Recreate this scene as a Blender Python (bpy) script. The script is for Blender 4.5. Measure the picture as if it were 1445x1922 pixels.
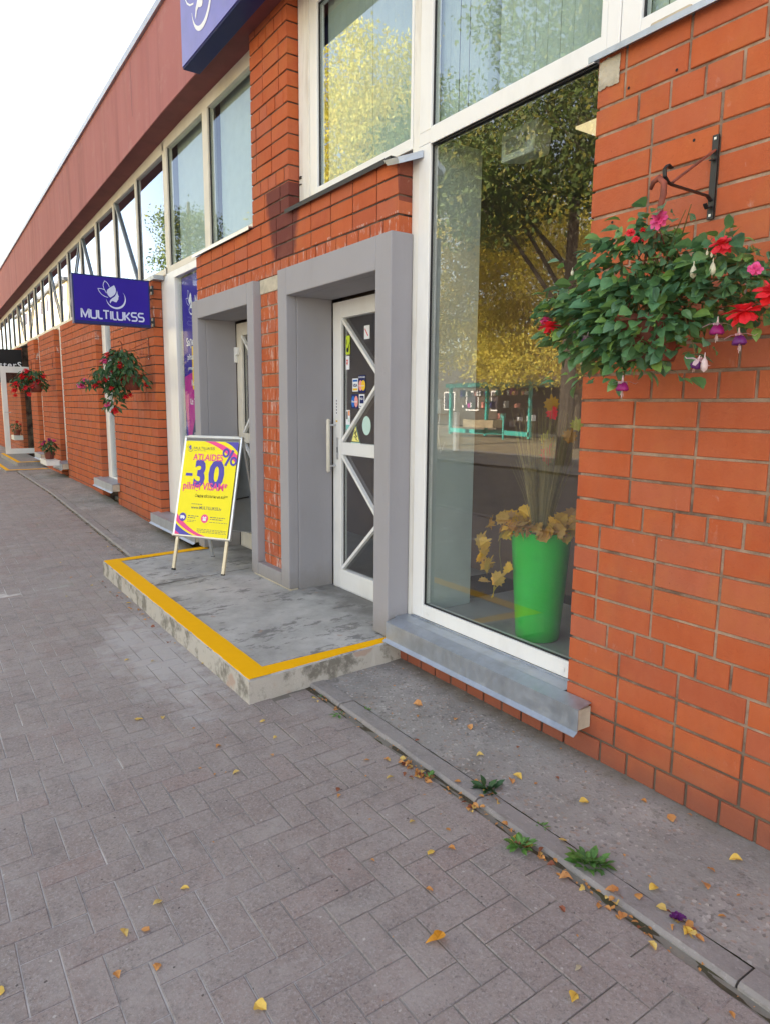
import bpy, math, random
import numpy as np
from mathutils import Matrix, Vector, noise
random.seed(7)
S = bpy.context.scene
for o in list(bpy.data.objects): bpy.data.objects.remove(o)
COL = S.collection
R = math.radians

# ------------------------------------------------------------------ camera
CAM = Vector((1.91797, -2.26855, 1.46906))
cam_d = bpy.data.cameras.new('camera'); cam = bpy.data.objects.new('camera', cam_d); COL.objects.link(cam)
cam_d.sensor_fit = 'VERTICAL'; cam_d.sensor_height = 36; cam_d.sensor_width = 27
cam_d.lens = 36 * 1296.37 / 1922
cam_d.clip_start = 0.05; cam_d.clip_end = 2000
yaw, pit, rol = 0.9724, -0.1519, -0.0092
ca, sa, cb, sb = math.cos(yaw), math.sin(yaw), math.cos(pit), math.sin(pit)
fw = Vector((-sa*cb, ca*cb, sb)); rt = Vector((ca, sa, 0)); dn = fw.cross(rt)
rt2 = rt*math.cos(rol) + dn*math.sin(rol); dn2 = -rt*math.sin(rol) + dn*math.cos(rol)
M3 = Matrix((rt2, -dn2, -fw)).transposed()
cam.matrix_world = Matrix.Translation(CAM) @ M3.to_4x4()
S.camera = cam

def px(p):
    q = Vector(p) - CAM
    z = q.dot(fw)
    if z <= 0.05: return (-9999, -9999, z)
    return (722.5 + 1296.37*q.dot(rt2)/z, 961 + 1296.37*q.dot(dn2)/z, z)
def inframe(p, m=40):
    u, v, z = px(p)
    return z > 0 and -m < u < 1445+m and -m < v < 1922+m

# ------------------------------------------------------------------ world, sun, exposure
SUN_EL, SUN_AZ = R(21), R(8)          # the sun stands behind the building
w = bpy.data.worlds.new('World'); S.world = w; w.use_nodes = True
nt = w.node_tree; nt.nodes.clear()
sky = nt.nodes.new('ShaderNodeTexSky'); sky.sky_type = 'NISHITA'; sky.sun_disc = False
sky.sun_elevation = SUN_EL; sky.sun_rotation = SUN_AZ; sky.air_density = 1.0; sky.dust_density = 0.5; sky.ozone_density = 1.0
bg = nt.nodes.new('ShaderNodeBackground'); bg.inputs['Strength'].default_value = 0.14
wo = nt.nodes.new('ShaderNodeOutputWorld')
hz = nt.nodes.new('ShaderNodeHueSaturation'); hz.inputs['Saturation'].default_value = 0.72     # thin autumn haze greys the blue
wb = nt.nodes.new('ShaderNodeMix'); wb.data_type = 'RGBA'; wb.blend_type = 'MULTIPLY'; wb.inputs[0].default_value = 1.0; wb.inputs[7].default_value = (1.165, 1.0, 0.88, 1)
nt.links.new(sky.outputs[0], hz.inputs['Color']); nt.links.new(hz.outputs[0], wb.inputs[6]); nt.links.new(wb.outputs[2], bg.inputs[0]); nt.links.new(bg.outputs[0], wo.inputs[0])
sd = bpy.data.lights.new('sun', 'SUN'); sd.energy = 5.0; sd.angle = R(0.5); sd.color = (1.0, 0.86, 0.66)
sun = bpy.data.objects.new('sun', sd); COL.objects.link(sun)
sdir = Vector((math.sin(SUN_AZ)*math.cos(SUN_EL), math.cos(SUN_AZ)*math.cos(SUN_EL), math.sin(SUN_EL)))
sun.rotation_euler = sdir.to_track_quat('Z', 'Y').to_euler()
S.view_settings.view_transform = 'Standard'; S.view_settings.look = 'None'
S.view_settings.exposure = 2.27; S.view_settings.gamma = 1; S.view_settings.use_curve_mapping = False
S.render.engine = 'CYCLES'
S.cycles.max_bounces = 8; S.cycles.transparent_max_bounces = 16; S.cycles.diffuse_bounces = 3; S.cycles.glossy_bounces = 3

# ------------------------------------------------------------------ object helpers
def tag(o, label=None, cat=None, group=None, kind=None):
    if label: o['label'] = label
    if cat: o['category'] = cat
    if group: o['group'] = group
    if kind: o['kind'] = kind
    return o
def empty(name, loc=(0,0,0), rz=0, parent=None, **k):
    o = bpy.data.objects.new(name, None); COL.objects.link(o)
    o.location = loc; o.rotation_euler = (0,0,rz); o.empty_display_size = .1
    if parent: o.parent = parent
    return tag(o, **k)
def link(name, me, parent=None, loc=None, rot=None, scl=None):
    o = bpy.data.objects.new(name, me); COL.objects.link(o)
    if parent: o.parent = parent
    if loc is not None: o.location = loc
    if rot is not None: o.rotation_euler = rot
    if scl is not None: o.scale = scl
    return o
class MB:
    def __init__(s): s.v=[]; s.f=[]; s.mi=[]; s.m=0
    def add(s, vs, fs):
        b=len(s.v); s.v += [tuple(p) for p in vs]; s.f += [tuple(b+i for i in f) for f in fs]; s.mi += [s.m]*len(fs); return s
    def box(s, a, b):
        x0,y0,z0=(min(a[i],b[i]) for i in range(3)); x1,y1,z1=(max(a[i],b[i]) for i in range(3))
        return s.add([(x0,y0,z0),(x1,y0,z0),(x1,y1,z0),(x0,y1,z0),(x0,y0,z1),(x1,y0,z1),(x1,y1,z1),(x0,y1,z1)],
            [(0,3,2,1),(4,5,6,7),(0,1,5,4),(1,2,6,5),(2,3,7,6),(3,0,4,7)])
    def hexa(s, p):   # 8 points: bottom 4 ccw, top 4 ccw
        return s.add(p, [(0,3,2,1),(4,5,6,7),(0,1,5,4),(1,2,6,5),(2,3,7,6),(3,0,4,7)])
    def bar(s, a, b, wd, th, up=(0,0,1)):
        a=Vector(a); b=Vector(b); d=(b-a).normalized(); u=Vector(up); sd=d.cross(u)
        if sd.length<1e-4: sd=d.cross(Vector((1,0,0)))
        sd.normalize(); u=sd.cross(d).normalized(); sd*=wd/2; u*=th/2
        return s.hexa([a-sd-u,a+sd-u,b+sd-u,b-sd-u,a-sd+u,a+sd+u,b+sd+u,b-sd+u])
    def tube(s, pts, r, n=8, caps=True):
        pts=[Vector(p) for p in pts]; rs=r if isinstance(r,(list,tuple)) else [r]*len(pts)
        rings=[]; prev=None
        for i,p in enumerate(pts):
            d=(pts[min(i+1,len(pts)-1)]-pts[max(i-1,0)]).normalized()
            if prev is None:
                prev=d.cross(Vector((0,0,1)))
                if prev.length<1e-3: prev=d.cross(Vector((1,0,0)))
            a=(prev-d*prev.dot(d)).normalized(); prev=a; b=d.cross(a)
            rings.append([p+(a*math.cos(t)+b*math.sin(t))*rs[i] for t in (2*math.pi*k/n for k in range(n))])
        vs=[q for r_ in rings for q in r_]; fs=[]
        for i in range(len(pts)-1):
            for k in range(n):
                k2=(k+1)%n; fs.append((i*n+k,i*n+k2,(i+1)*n+k2,(i+1)*n+k))
        if caps: fs.append(tuple(range(n))[::-1]); fs.append(tuple((len(pts)-1)*n+k for k in range(n)))
        return s.add(vs,fs)
    def lathe(s, prof, c=(0,0,0), n=24):
        vs=[];fs=[]
        for r_,z in prof:
            for k in range(n):
                t=2*math.pi*k/n; vs.append((c[0]+r_*math.cos(t),c[1]+r_*math.sin(t),c[2]+z))
        for i in range(len(prof)-1):
            for k in range(n):
                k2=(k+1)%n; fs.append((i*n+k,i*n+k2,(i+1)*n+k2,(i+1)*n+k))
        return s.add(vs,fs)
    def mesh(s, name, mats):
        me=bpy.data.meshes.new(name); me.from_pydata(s.v,[],s.f)
        for m in (mats if isinstance(mats,(list,tuple)) else [mats]): me.materials.append(m)
        if any(s.mi): me.polygons.foreach_set('material_index', s.mi)
        me.validate(); me.update(); return me
    def build(s, name, mats, parent=None, smooth=False, bevel=0, **k):
        me=s.mesh(name,mats)
        if smooth: me.polygons.foreach_set('use_smooth',[True]*len(me.polygons))
        o=link(name,me,parent)
        if bevel:
            b=o.modifiers.new('bevel','BEVEL'); b.width=bevel; b.segments=2; b.limit_method='ANGLE'; b.harden_normals=False
        return tag(o,**k)

# ------------------------------------------------------------------ materials
class NM:
    def __init__(s,name):
        s.m=bpy.data.materials.new(name); s.m.use_nodes=True; s.t=s.m.node_tree; s.t.nodes.clear()
        s.out=s.n('ShaderNodeOutputMaterial')
    def n(s,t,**k):
        x=s.t.nodes.new(t)
        for a,b in k.items(): setattr(x,a,b)
        return x
    def l(s,a,b): s.t.links.new(a,b)
    def coord(s,obj=False):
        if obj: return s.n('ShaderNodeTexCoord').outputs['Object']
        return s.n('ShaderNodeNewGeometry').outputs['Position']
    def noise(s,scale,detail=4,rough=.55,vec=None,stretch=None):
        x=s.n('ShaderNodeTexNoise'); x.inputs['Scale'].default_value=scale; x.inputs['Detail'].default_value=detail; x.inputs['Roughness'].default_value=rough
        v=vec if vec is not None else s.coord()
        if stretch:
            mp=s.n('ShaderNodeMapping'); mp.inputs['Scale'].default_value=stretch; s.l(v,mp.inputs['Vector']); v=mp.outputs[0]
        s.l(v,x.inputs['Vector']); return x.outputs['Fac']
    def ramp(s,fac,stops):
        x=s.n('ShaderNodeValToRGB'); e=x.color_ramp.elements
        while len(e)<len(stops): e.new(.5)
        for i,(p,c) in enumerate(stops):
            e[i].position=p; e[i].color=(*c,1) if isinstance(c,tuple) else (c,c,c,1)
        s.l(fac,x.inputs[0]); return x.outputs[0]
    def mix(s,fac,a,b,mode='MIX'):
        x=s.n('ShaderNodeMix',data_type='RGBA',blend_type=mode)
        for i,val in ((0,fac),(6,a),(7,b)):
            if isinstance(val,bpy.types.NodeSocket): s.l(val,x.inputs[i])
            elif i==0: x.inputs[0].default_value=val
            else: x.inputs[i].default_value=(*val,1)
        return x.outputs[2]
    def math(s,op,a,b=0.0,clamp=False):
        x=s.n('ShaderNodeMath',operation=op,use_clamp=clamp)
        for i,val in ((0,a),(1,b)):
            if isinstance(val,bpy.types.NodeSocket): s.l(val,x.inputs[i])
            else: x.inputs[i].default_value=val
        return x.outputs[0]
    def bsdf(s,col,rough=.8,bump=None,bstr=.3,bdist=.01,metal=0,spec=.5,trans=None,coat=0):
        p=s.n('ShaderNodeBsdfPrincipled')
        if isinstance(col,bpy.types.NodeSocket): s.l(col,p.inputs['Base Color'])
        else: p.inputs['Base Color'].default_value=(*col,1)
        if isinstance(rough,bpy.types.NodeSocket): s.l(rough,p.inputs['Roughness'])
        else: p.inputs['Roughness'].default_value=rough
        p.inputs['Metallic'].default_value=metal; p.inputs['Specular IOR Level'].default_value=spec
        if coat: p.inputs['Coat Weight'].default_value=coat
        if bump is not None:
            b=s.n('ShaderNodeBump'); b.inputs['Strength'].default_value=bstr; b.inputs['Distance'].default_value=bdist
            s.l(bump,b.inputs['Height']); s.l(b.outputs[0],p.inputs['Normal'])
        sh=p.outputs[0]
        if trans:
            tr=s.n('ShaderNodeBsdfTranslucent')
            if isinstance(col,bpy.types.NodeSocket): s.l(col,tr.inputs[0])
            else: tr.inputs[0].default_value=(*col,1)
            m=s.n('ShaderNodeMixShader'); m.inputs[0].default_value=trans; s.l(sh,m.inputs[1]); s.l(tr.outputs[0],m.inputs[2]); sh=m.outputs[0]
        s.l(sh,s.out.inputs[0]); return s.m
def plain(name,col,rough=.6,metal=0,var=.12,scale=6,bstr=.05,bdist=.003,spec=.5,coat=0):
    k=NM(name); f=k.noise(scale,5)
    c=k.mix(k.ramp(f,[(.3,0.0),(.7,1.0)]),tuple(x*(1-var) for x in col),tuple(min(1,x*(1+var)) for x in col))
    return k.bsdf(c,rough,bump=k.noise(scale*14,3),bstr=bstr,bdist=bdist,metal=metal,spec=spec,coat=coat)
def rnd(k):
    g=k.n('ShaderNodeNewGeometry').outputs['Random Per Island']; o=k.n('ShaderNodeObjectInfo').outputs['Random']
    return k.math('FRACT',k.math('ADD',g,o))

def brick_material():
    k=NM('brick'); r=rnd(k)
    base=k.ramp(r,[(0,(.43,.096,.036)),(.2,(.46,.105,.036)),(.4,(.495,.120,.040)),(.6,(.45,.103,.038)),(.8,(.465,.118,.050)),(.92,(.43,.120,.064)),(1,(.40,.088,.036))])
    f=k.noise(7,6,.65); base=k.mix(k.ramp(k.noise(1.6,4,.6),[(.45,0.0),(.68,.35)]),base,(.40,.13,.075)); base=k.mix(k.ramp(f,[(.35,0.0),(.75,.5)]),base,(.50,.15,.075))
    v=k.noise(22,5,.6,stretch=(1,1,.35)); base=k.mix(k.ramp(v,[(.4,0.0),(.8,.28)]),base,(.32,.075,.035)); base=k.mix(k.ramp(k.noise(3.3,5,.7),[(.50,0.0),(.66,.4)]),base,(.47,.155,.05))
    # pale lime blooms, a few bricks only
    e=k.noise(9,6,.7,stretch=(1,1,.6)); e2=k.noise(1.1,2)
    bl=k.math('MULTIPLY',k.ramp(e,[(.60,0.0),(.70,1.0)]),k.ramp(e2,[(.50,0.0),(.62,.55)]))
    base=k.mix(bl,base,(.55,.40,.34))
    sx_=k.n('ShaderNodeSeparateXYZ'); k.l(k.coord(),sx_.inputs[0]); inst=k.math('MULTIPLY',k.math('GREATER_THAN',-2.68,sx_.outputs[0]),k.math('GREATER_THAN',sx_.outputs[0],-3.13)); ab=k.math('MULTIPLY',k.math('GREATER_THAN',2.52,sx_.outputs[2]),k.math('MULTIPLY',k.math('GREATER_THAN',sx_.outputs[2],2.38),k.math('GREATER_THAN',-1.3,sx_.outputs[0])))
    inst=k.math('MAXIMUM',k.math('MULTIPLY',inst,k.math('GREATER_THAN',2.4,sx_.outputs[2])),ab)
    st3=k.ramp(k.noise(26,5,.75,stretch=(1,1,.22)),[(.54,0.0),(.64,.8)]); base=k.mix(k.math('MULTIPLY',inst,st3),base,(.60,.50,.46))
    # darker towards the ground, with a ragged upper limit
    sp=k.n('ShaderNodeSeparateXYZ'); k.l(k.coord(),sp.inputs[0])
    X,Y,Z=sp.outputs
    dirt=k.math('MULTIPLY',k.ramp(k.math('ADD',Z,k.math('MULTIPLY',k.noise(5),.2)),[(.14,.75),(.34,0.0)]),1.0)
    base=k.mix(dirt,base,(.22,.085,.06))
    # soot-dark run-off fan under the pier between the upper windows
    cx=k.math('ABSOLUTE',k.math('ADD',X,2.70)); half=k.math('ADD',k.math('MULTIPLY',k.math('SUBTRACT',Z,2.50),.26),.16)
    inx=k.ramp(k.math('ADD',k.math('SUBTRACT',k.math('ADD',half,k.math('MULTIPLY',k.noise(14,5,.7),.10)),cx),.0),[(.02,0.0),(.075,1.0)])
    inz=k.math('MULTIPLY',k.math('GREATER_THAN',Z,2.495),k.math('LESS_THAN',Z,2.99)); st=k.math('MULTIPLY',inx,inz)
    cx2=k.math('ABSOLUTE',k.math('ADD',X,1.27)); half2=k.math('ADD',k.math('MULTIPLY',k.math('SUBTRACT',Z,2.5),.10),.03)
    st2=k.math('MULTIPLY',k.math('GREATER_THAN',half2,cx2),k.math('MULTIPLY',k.math('GREATER_THAN',Z,2.5),k.math('LESS_THAN',Z,2.80)))
    st=k.math('MULTIPLY',k.math('MAXIMUM',st,k.math('MULTIPLY',st2,.8)),.86)
    base=k.mix(st,base,(.11,.035,.035))
    sm=k.ramp(k.noise(30,6,.75,stretch=(.5,1,1)),[(.66,0.0),(.72,.55)]); base=k.mix(sm,base,(.50,.36,.26))
    gr=k.ramp(k.noise(1.3,6,.7),[(.52,0.0),(.70,.45)]); base=k.mix(gr,base,(.30,.12,.08))
    pk=k.ramp(k.noise(75,5,.75),[(.62,0.0),(.70,.55)]); base=k.mix(pk,base,(.22,.06,.035))
    bp=k.math('ADD',k.noise(60,6,.7),k.math('MULTIPLY',k.noise(11,4),1.2))
    return k.bsdf(base,.82,bump=bp,bstr=.6,bdist=.006,spec=.14)
M={}
M['brick']=brick_material()
k=NM('mortar'); f=k.noise(14,5,.7); c=k.mix(k.ramp(k.noise(4,6,.75),[(.38,0.0),(.64,1.0)]),(.16,.10,.07),(.44,.32,.23))
sp=k.n('ShaderNodeSeparateXYZ'); k.l(k.coord(),sp.inputs[0]); c=k.mix(k.ramp(sp.outputs[2],[(.16,.8),(.36,0.0)]),c,(.10,.075,.055)); c=k.mix(k.ramp(k.noise(2.3),[(.55,0.0),(.68,.5)]),c,(.09,.06,.045))
M['mortar']=k.bsdf(c,.95,bump=k.noise(120,3),bstr=.6,bdist=.004)
k=NM('dark_joint'); c=k.mix(k.ramp(k.noise(6,5),[(.4,0.0),(.7,1.0)]),(.035,.02,.016),(.17,.12,.09)); M['mortar_dark']=k.bsdf(c,.95,bump=k.noise(120,3),bstr=.5,bdist=.003)
# grey render of the door surrounds
k=NM('grey_render'); f=k.noise(2.2,5); c=k.mix(f,(.285,.28,.30),(.335,.325,.345)); c=k.mix(k.ramp(k.noise(28,6,.7),[(.66,0.0),(.74,.5)]),c,(.20,.20,.20))
sq=k.n('ShaderNodeSeparateXYZ'); k.l(k.coord(),sq.inputs[0]); c=k.mix(k.ramp(k.math('ADD',sq.outputs[2],k.math('MULTIPLY',k.noise(9,5,.7),.22)),[(.22,.65),(.42,0.0)]),c,(.20,.185,.165)); c=k.mix(k.ramp(k.noise(4,6,.72,stretch=(1,1,.25)),[(.54,0.0),(.70,.35)]),c,(.26,.25,.25)); c=k.mix(k.ramp(k.noise(55,4,.8),[(.70,0.0),(.74,.6)]),c,(.45,.44,.44)); M['render']=k.bsdf(c,.75,bump=k.noise(70,4),bstr=.25,bdist=.003)
# fascia
k=NM('fascia_render'); f=k.noise(1.2,5); c=k.mix(f,(.37,.128,.122),(.44,.168,.160)); c=k.mix(k.ramp(k.noise(6,5,.6,stretch=(1,1,.08)),[(.5,0.0),(.75,.3)]),c,(.45,.24,.21))
c=k.mix(k.ramp(k.noise(3.0,6,.7,stretch=(1.6,1,.10)),[(.50,0.0),(.66,.55)]),c,(.27,.095,.09)); c=k.mix(k.ramp(k.noise(5,6,.7),[(.56,0.0),(.68,.3)]),c,(.46,.25,.23)); M['fascia']=k.bsdf(c,.85,bump=k.noise(50,4),bstr=.3,bdist=.004)
M['soffit']=plain('soffit_paint',(.20,.062,.058),.8)
M['coping']=plain('coping_metal',(.42,.45,.52),.4,metal=.6)
k=NM('white_pvc'); c=k.mix(k.ramp(k.noise(5,6,.7,stretch=(1,1,.3)),[(.48,0.0),(.72,.35)]),(.80,.80,.78),(.60,.58,.54)); M['white']=k.bsdf(c,.35,bump=k.noise(20),bstr=.05,bdist=.002)
k=NM('aged_white'); c=k.mix(k.ramp(k.noise(9,5,.7,stretch=(1,1,.12)),[(.45,0.0),(.72,.8)]),(.78,.76,.70),(.42,.36,.29)); M['agedwhite']=k.bsdf(c,.5,bump=k.noise(30),bstr=.2,bdist=.003)
M['cream']=plain('cream_frame',(.66,.62,.53),.5,var=.08)
M['rubber']=plain('rubber_seal',(.02,.02,.022),.6)
M['black']=plain('black_iron',(.018,.018,.02),.42,var=.3)
M['rust']=plain('rusty_iron',(.20,.05,.03),.7,var=.4,scale=30)
k=NM('galvanised'); f=k.noise(26,5,.7); v=k.n('ShaderNodeTexVoronoi'); v.inputs['Scale'].default_value=45; k.l(k.coord(),v.inputs['Vector'])
c=k.mix(f,(.36,.40,.46),(.55,.60,.68)); c=k.mix(k.math('MULTIPLY',v.outputs['Color'],.25),c,(.30,.33,.38)); c=k.mix(k.ramp(k.noise(7,5,.6,stretch=(1,1,.3)),[(.5,0.0),(.8,.5)]),c,(.24,.25,.26))
M['galv']=k.bsdf(c,k.ramp(f,[(.3,.35),(.7,.6)]),bump=f,bstr=.15,bdist=.003,metal=.8)
M['alu']=plain('brushed_aluminium',(.62,.63,.64),.32,metal=.75,var=.08)
M['legmetal']=plain('satin_leg',(.66,.58,.42),.4,metal=.3)
M['greyback']=plain('grey_back_panel',(.25,.27,.28),.3,metal=.2)
M['foam']=plain('old_foam',(.52,.44,.32),.95,bstr=.4,bdist=.01)
M['plaster']=plain('bare_plaster',(.50,.45,.35),.95,var=.2,scale=14,bstr=.5,bdist=.006)
# concrete step
k=NM('step_concrete'); f=k.noise(3.2,7,.68); c=k.mix(k.ramp(f,[(.34,0.0),(.68,1.0)]),(.30,.295,.28),(.50,.49,.47))
st=k.noise(4.6,7,.75,stretch=(1.6,.8,1)); c=k.mix(k.ramp(st,[(.545,0.0),(.60,.75)]),c,(.14,.135,.13))
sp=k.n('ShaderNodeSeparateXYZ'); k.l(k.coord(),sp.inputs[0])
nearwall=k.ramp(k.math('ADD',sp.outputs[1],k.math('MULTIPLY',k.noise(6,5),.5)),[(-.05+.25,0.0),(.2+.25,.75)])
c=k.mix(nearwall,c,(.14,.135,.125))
c=k.mix(k.ramp(k.noise(9,5,.6),[(.66,0.0),(.70,.6)]),c,(.36,.25,.19))
c=k.mix(k.ramp(k.noise(90,4,.7),[(.62,0.0),(.75,.5)]),c,(.18,.175,.165))
geo=k.n('ShaderNodeNewGeometry'); sn=k.n('ShaderNodeSeparateXYZ'); k.l(geo.outputs['Normal'],sn.inputs[0])
side=k.math('LESS_THAN',sn.outputs[2],.5); sc_=k.mix(k.ramp(k.noise(7,7,.7),[(.40,0.0),(.52,1.0)]),(.20,.185,.155),(.47,.44,.39)); sc_=k.mix(k.ramp(k.noise(3.5,3),[(.62,0.0),(.66,.6)]),sc_,(.40,.24,.17))
c=k.mix(side,c,sc_)
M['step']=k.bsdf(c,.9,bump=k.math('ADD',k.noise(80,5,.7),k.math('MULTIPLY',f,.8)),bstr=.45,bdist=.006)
k=NM('yellow_paint'); f=k.noise(12,5,.7); c=k.mix(f,(.86,.42,.0),(.95,.50,.002)); c=k.mix(k.ramp(k.noise(45,5,.75),[(.70,0.0),(.78,.6)]),c,(.45,.33,.16)); M['yellow']=k.bsdf(c,.8,spec=.12,bump=k.noise(90,4),bstr=.3,bdist=.003)
# apron concrete: coarse, exposed aggregate
k=NM('apron_concrete'); f=k.noise(2.6,7,.7); c=k.mix(k.ramp(f,[(.33,0.0),(.66,1.0)]),(.205,.190,.175),(.40,.375,.355))
v=k.n('ShaderNodeTexVoronoi'); v.inputs['Scale'].default_value=95; k.l(k.coord(),v.inputs['Vector'])
g=k.n('ShaderNodeSeparateColor'); k.l(v.outputs['Color'],g.inputs[0])
c=k.mix(k.ramp(g.outputs[0],[(.92,0.0),(.96,.5)]),c,(.60,.56,.52)); c=k.mix(k.ramp(g.outputs[1],[(.92,0.0),(.96,.55)]),c,(.10,.09,.085)); c=k.mix(k.ramp(g.outputs[2],[(.92,0.0),(.96,.5)]),c,(.36,.22,.15))
c=k.mix(k.ramp(k.noise(5,6,.7),[(.58,0.0),(.72,.7)]),c,(.13,.125,.09))
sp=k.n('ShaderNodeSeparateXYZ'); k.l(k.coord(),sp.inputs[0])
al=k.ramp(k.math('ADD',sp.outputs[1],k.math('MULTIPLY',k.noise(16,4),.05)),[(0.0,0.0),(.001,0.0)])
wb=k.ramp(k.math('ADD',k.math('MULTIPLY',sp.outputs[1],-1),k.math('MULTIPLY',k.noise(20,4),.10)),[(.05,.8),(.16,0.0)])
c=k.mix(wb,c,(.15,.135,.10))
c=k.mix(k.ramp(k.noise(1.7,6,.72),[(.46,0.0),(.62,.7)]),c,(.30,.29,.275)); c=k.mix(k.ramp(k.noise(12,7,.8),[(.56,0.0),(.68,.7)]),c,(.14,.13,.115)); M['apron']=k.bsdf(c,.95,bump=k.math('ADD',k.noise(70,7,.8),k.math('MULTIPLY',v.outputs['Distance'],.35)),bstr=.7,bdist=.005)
k=NM('kerb_concrete'); c=k.mix(k.noise(6,6,.7),(.24,.22,.21),(.37,.345,.33)); c=k.mix(k.ramp(k.noise(150,4,.7),[(.6,0.0),(.75,.45)]),c,(.14,.13,.12)); c=k.mix(k.ramp(k.noise(9,7,.78),[(.5,0.0),(.66,.6)]),c,(.17,.155,.14)); c=k.mix(k.ramp(k.noise(60,5,.8),[(.56,0.0),(.66,.6)]),c,(.45,.42,.40)); M['kerb']=k.bsdf(c,.92,bump=k.noise(90,6,.8),bstr=.9,bdist=.005)
# pavers
k=NM('paver'); r=rnd(k); c=k.ramp(r,[(0,(.250,.203,.188)),(.3,(.282,.233,.214)),(.5,(.262,.208,.190)),(.7,(.292,.248,.228)),(.85,(.280,.203,.183)),(1,(.246,.213,.196))])
c=k.mix(k.ramp(k.noise(1.1,5,.6),[(.35,0.0),(.7,.65)]),c,(.335,.300,.282)); c=k.mix(k.ramp(k.noise(.9,4,.6,vec=None),[(.56,0.0),(.72,.35)]),c,(.29,.205,.19))
c=k.mix(k.ramp(k.noise(110,6,.8),[(.50,0.0),(.62,.75)]),c,(.40,.375,.36)); c=k.mix(k.ramp(k.noise(85,6,.8,stretch=(1.13,.93,1)),[(.52,0.0),(.64,.75)]),c,(.13,.115,.112))
c=k.mix(k.ramp(k.noise(6.5,7,.75),[(.48,0.0),(.66,.6)]),c,(.37,.335,.315)); c=k.mix(k.ramp(k.noise(9,7,.75,stretch=(.8,1.1,1)),[(.55,0.0),(.70,.6)]),c,(.17,.155,.15))
vo=k.n('ShaderNodeTexVoronoi'); vo.inputs['Scale'].default_value=60; k.l(k.coord(),vo.inputs['Vector']); vs_=k.n('ShaderNodeSeparateColor'); k.l(vo.outputs['Color'],vs_.inputs[0])
wob=k.math('ADD',vo.outputs['Distance'],k.math('MULTIPLY',k.noise(170,3,.7),.5)); pit=k.math('MULTIPLY',k.math('GREATER_THAN',vs_.outputs[0],.965),k.math('LESS_THAN',wob,k.math('ADD',.28,k.math('MULTIPLY',vs_.outputs[2],.25)))); c=k.mix(k.math('MULTIPLY',pit,.6),c,(.55,.52,.49)); pit2=k.math('MULTIPLY',k.math('GREATER_THAN',vs_.outputs[1],.97),k.math('LESS_THAN',wob,k.math('ADD',.28,k.math('MULTIPLY',vs_.outputs[2],.25)))); c=k.mix(k.math('MULTIPLY',pit2,.85),c,(.07,.055,.05))
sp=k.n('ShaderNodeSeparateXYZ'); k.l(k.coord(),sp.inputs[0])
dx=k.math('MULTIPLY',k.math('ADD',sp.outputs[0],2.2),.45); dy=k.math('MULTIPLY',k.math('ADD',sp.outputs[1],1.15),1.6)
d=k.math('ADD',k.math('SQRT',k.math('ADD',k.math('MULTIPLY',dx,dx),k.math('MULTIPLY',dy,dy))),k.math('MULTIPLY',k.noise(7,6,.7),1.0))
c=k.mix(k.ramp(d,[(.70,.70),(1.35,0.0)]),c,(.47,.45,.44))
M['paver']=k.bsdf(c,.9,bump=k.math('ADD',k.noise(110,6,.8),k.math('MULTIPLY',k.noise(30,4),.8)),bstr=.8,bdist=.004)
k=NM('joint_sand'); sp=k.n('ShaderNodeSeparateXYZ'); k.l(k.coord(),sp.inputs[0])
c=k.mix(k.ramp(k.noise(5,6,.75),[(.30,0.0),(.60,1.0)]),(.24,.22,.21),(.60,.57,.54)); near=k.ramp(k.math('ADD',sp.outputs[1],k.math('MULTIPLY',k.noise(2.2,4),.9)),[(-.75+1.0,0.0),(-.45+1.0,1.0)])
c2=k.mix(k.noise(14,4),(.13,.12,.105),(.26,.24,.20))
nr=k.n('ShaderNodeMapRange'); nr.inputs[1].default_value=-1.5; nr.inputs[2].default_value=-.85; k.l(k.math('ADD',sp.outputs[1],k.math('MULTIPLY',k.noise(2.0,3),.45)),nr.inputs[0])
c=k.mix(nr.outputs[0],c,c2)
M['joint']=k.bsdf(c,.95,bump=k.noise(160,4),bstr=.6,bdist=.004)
k=NM('gutter_dirt'); c=k.mix(k.noise(24,5,.7),(.035,.028,.02),(.12,.10,.06)); c=k.mix(k.ramp(k.noise(5,4),[(.5,0.0),(.65,.7)]),c,(.075,.085,.03)); c=k.mix(k.ramp(k.noise(140,4,.7),[(.62,0.0),(.7,.8)]),c,(.30,.24,.17)); M['dirt']=k.bsdf(c,.95,bump=k.noise(130,5,.7),bstr=1,bdist=.01)
# print colours
def ink(name,col,rough=.45): M[name]=plain(name,col,rough,var=.03,bstr=0,spec=.18)
ink('ink_violet',(.055,.03,.34)); ink('ink_purple',(.10,.085,.42)); ink('ink_yellow',(.88,.78,.03)); ink('ink_pink',(.80,.09,.28)); ink('ink_white',(.82,.83,.86)); ink('ink_pale',(.55,.60,.80)); ink('ink_grey',(.16,.15,.14)); ink('ink_black',(.02,.02,.022)); ink('ink_red',(.7,.06,.06)); ink('ink_blue',(.03,.16,.55)); ink('ink_gold',(.85,.55,.04)); ink('ink_teal',(.20,.55,.52)); ink('ink_lime',(.55,.68,.05)); ink('ink_navy',(.02,.03,.13)); ink('ink_orange',(.85,.30,.10)); ink('ink_magenta',(.45,.02,.28)); ink('ink_salmon',(.85,.35,.30)); ink('ink_mint',(.55,.75,.68)); ink('ink_signface',(.030,.015,.29),.45); ink('ink_safety',(.85,.80,.25))
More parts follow.
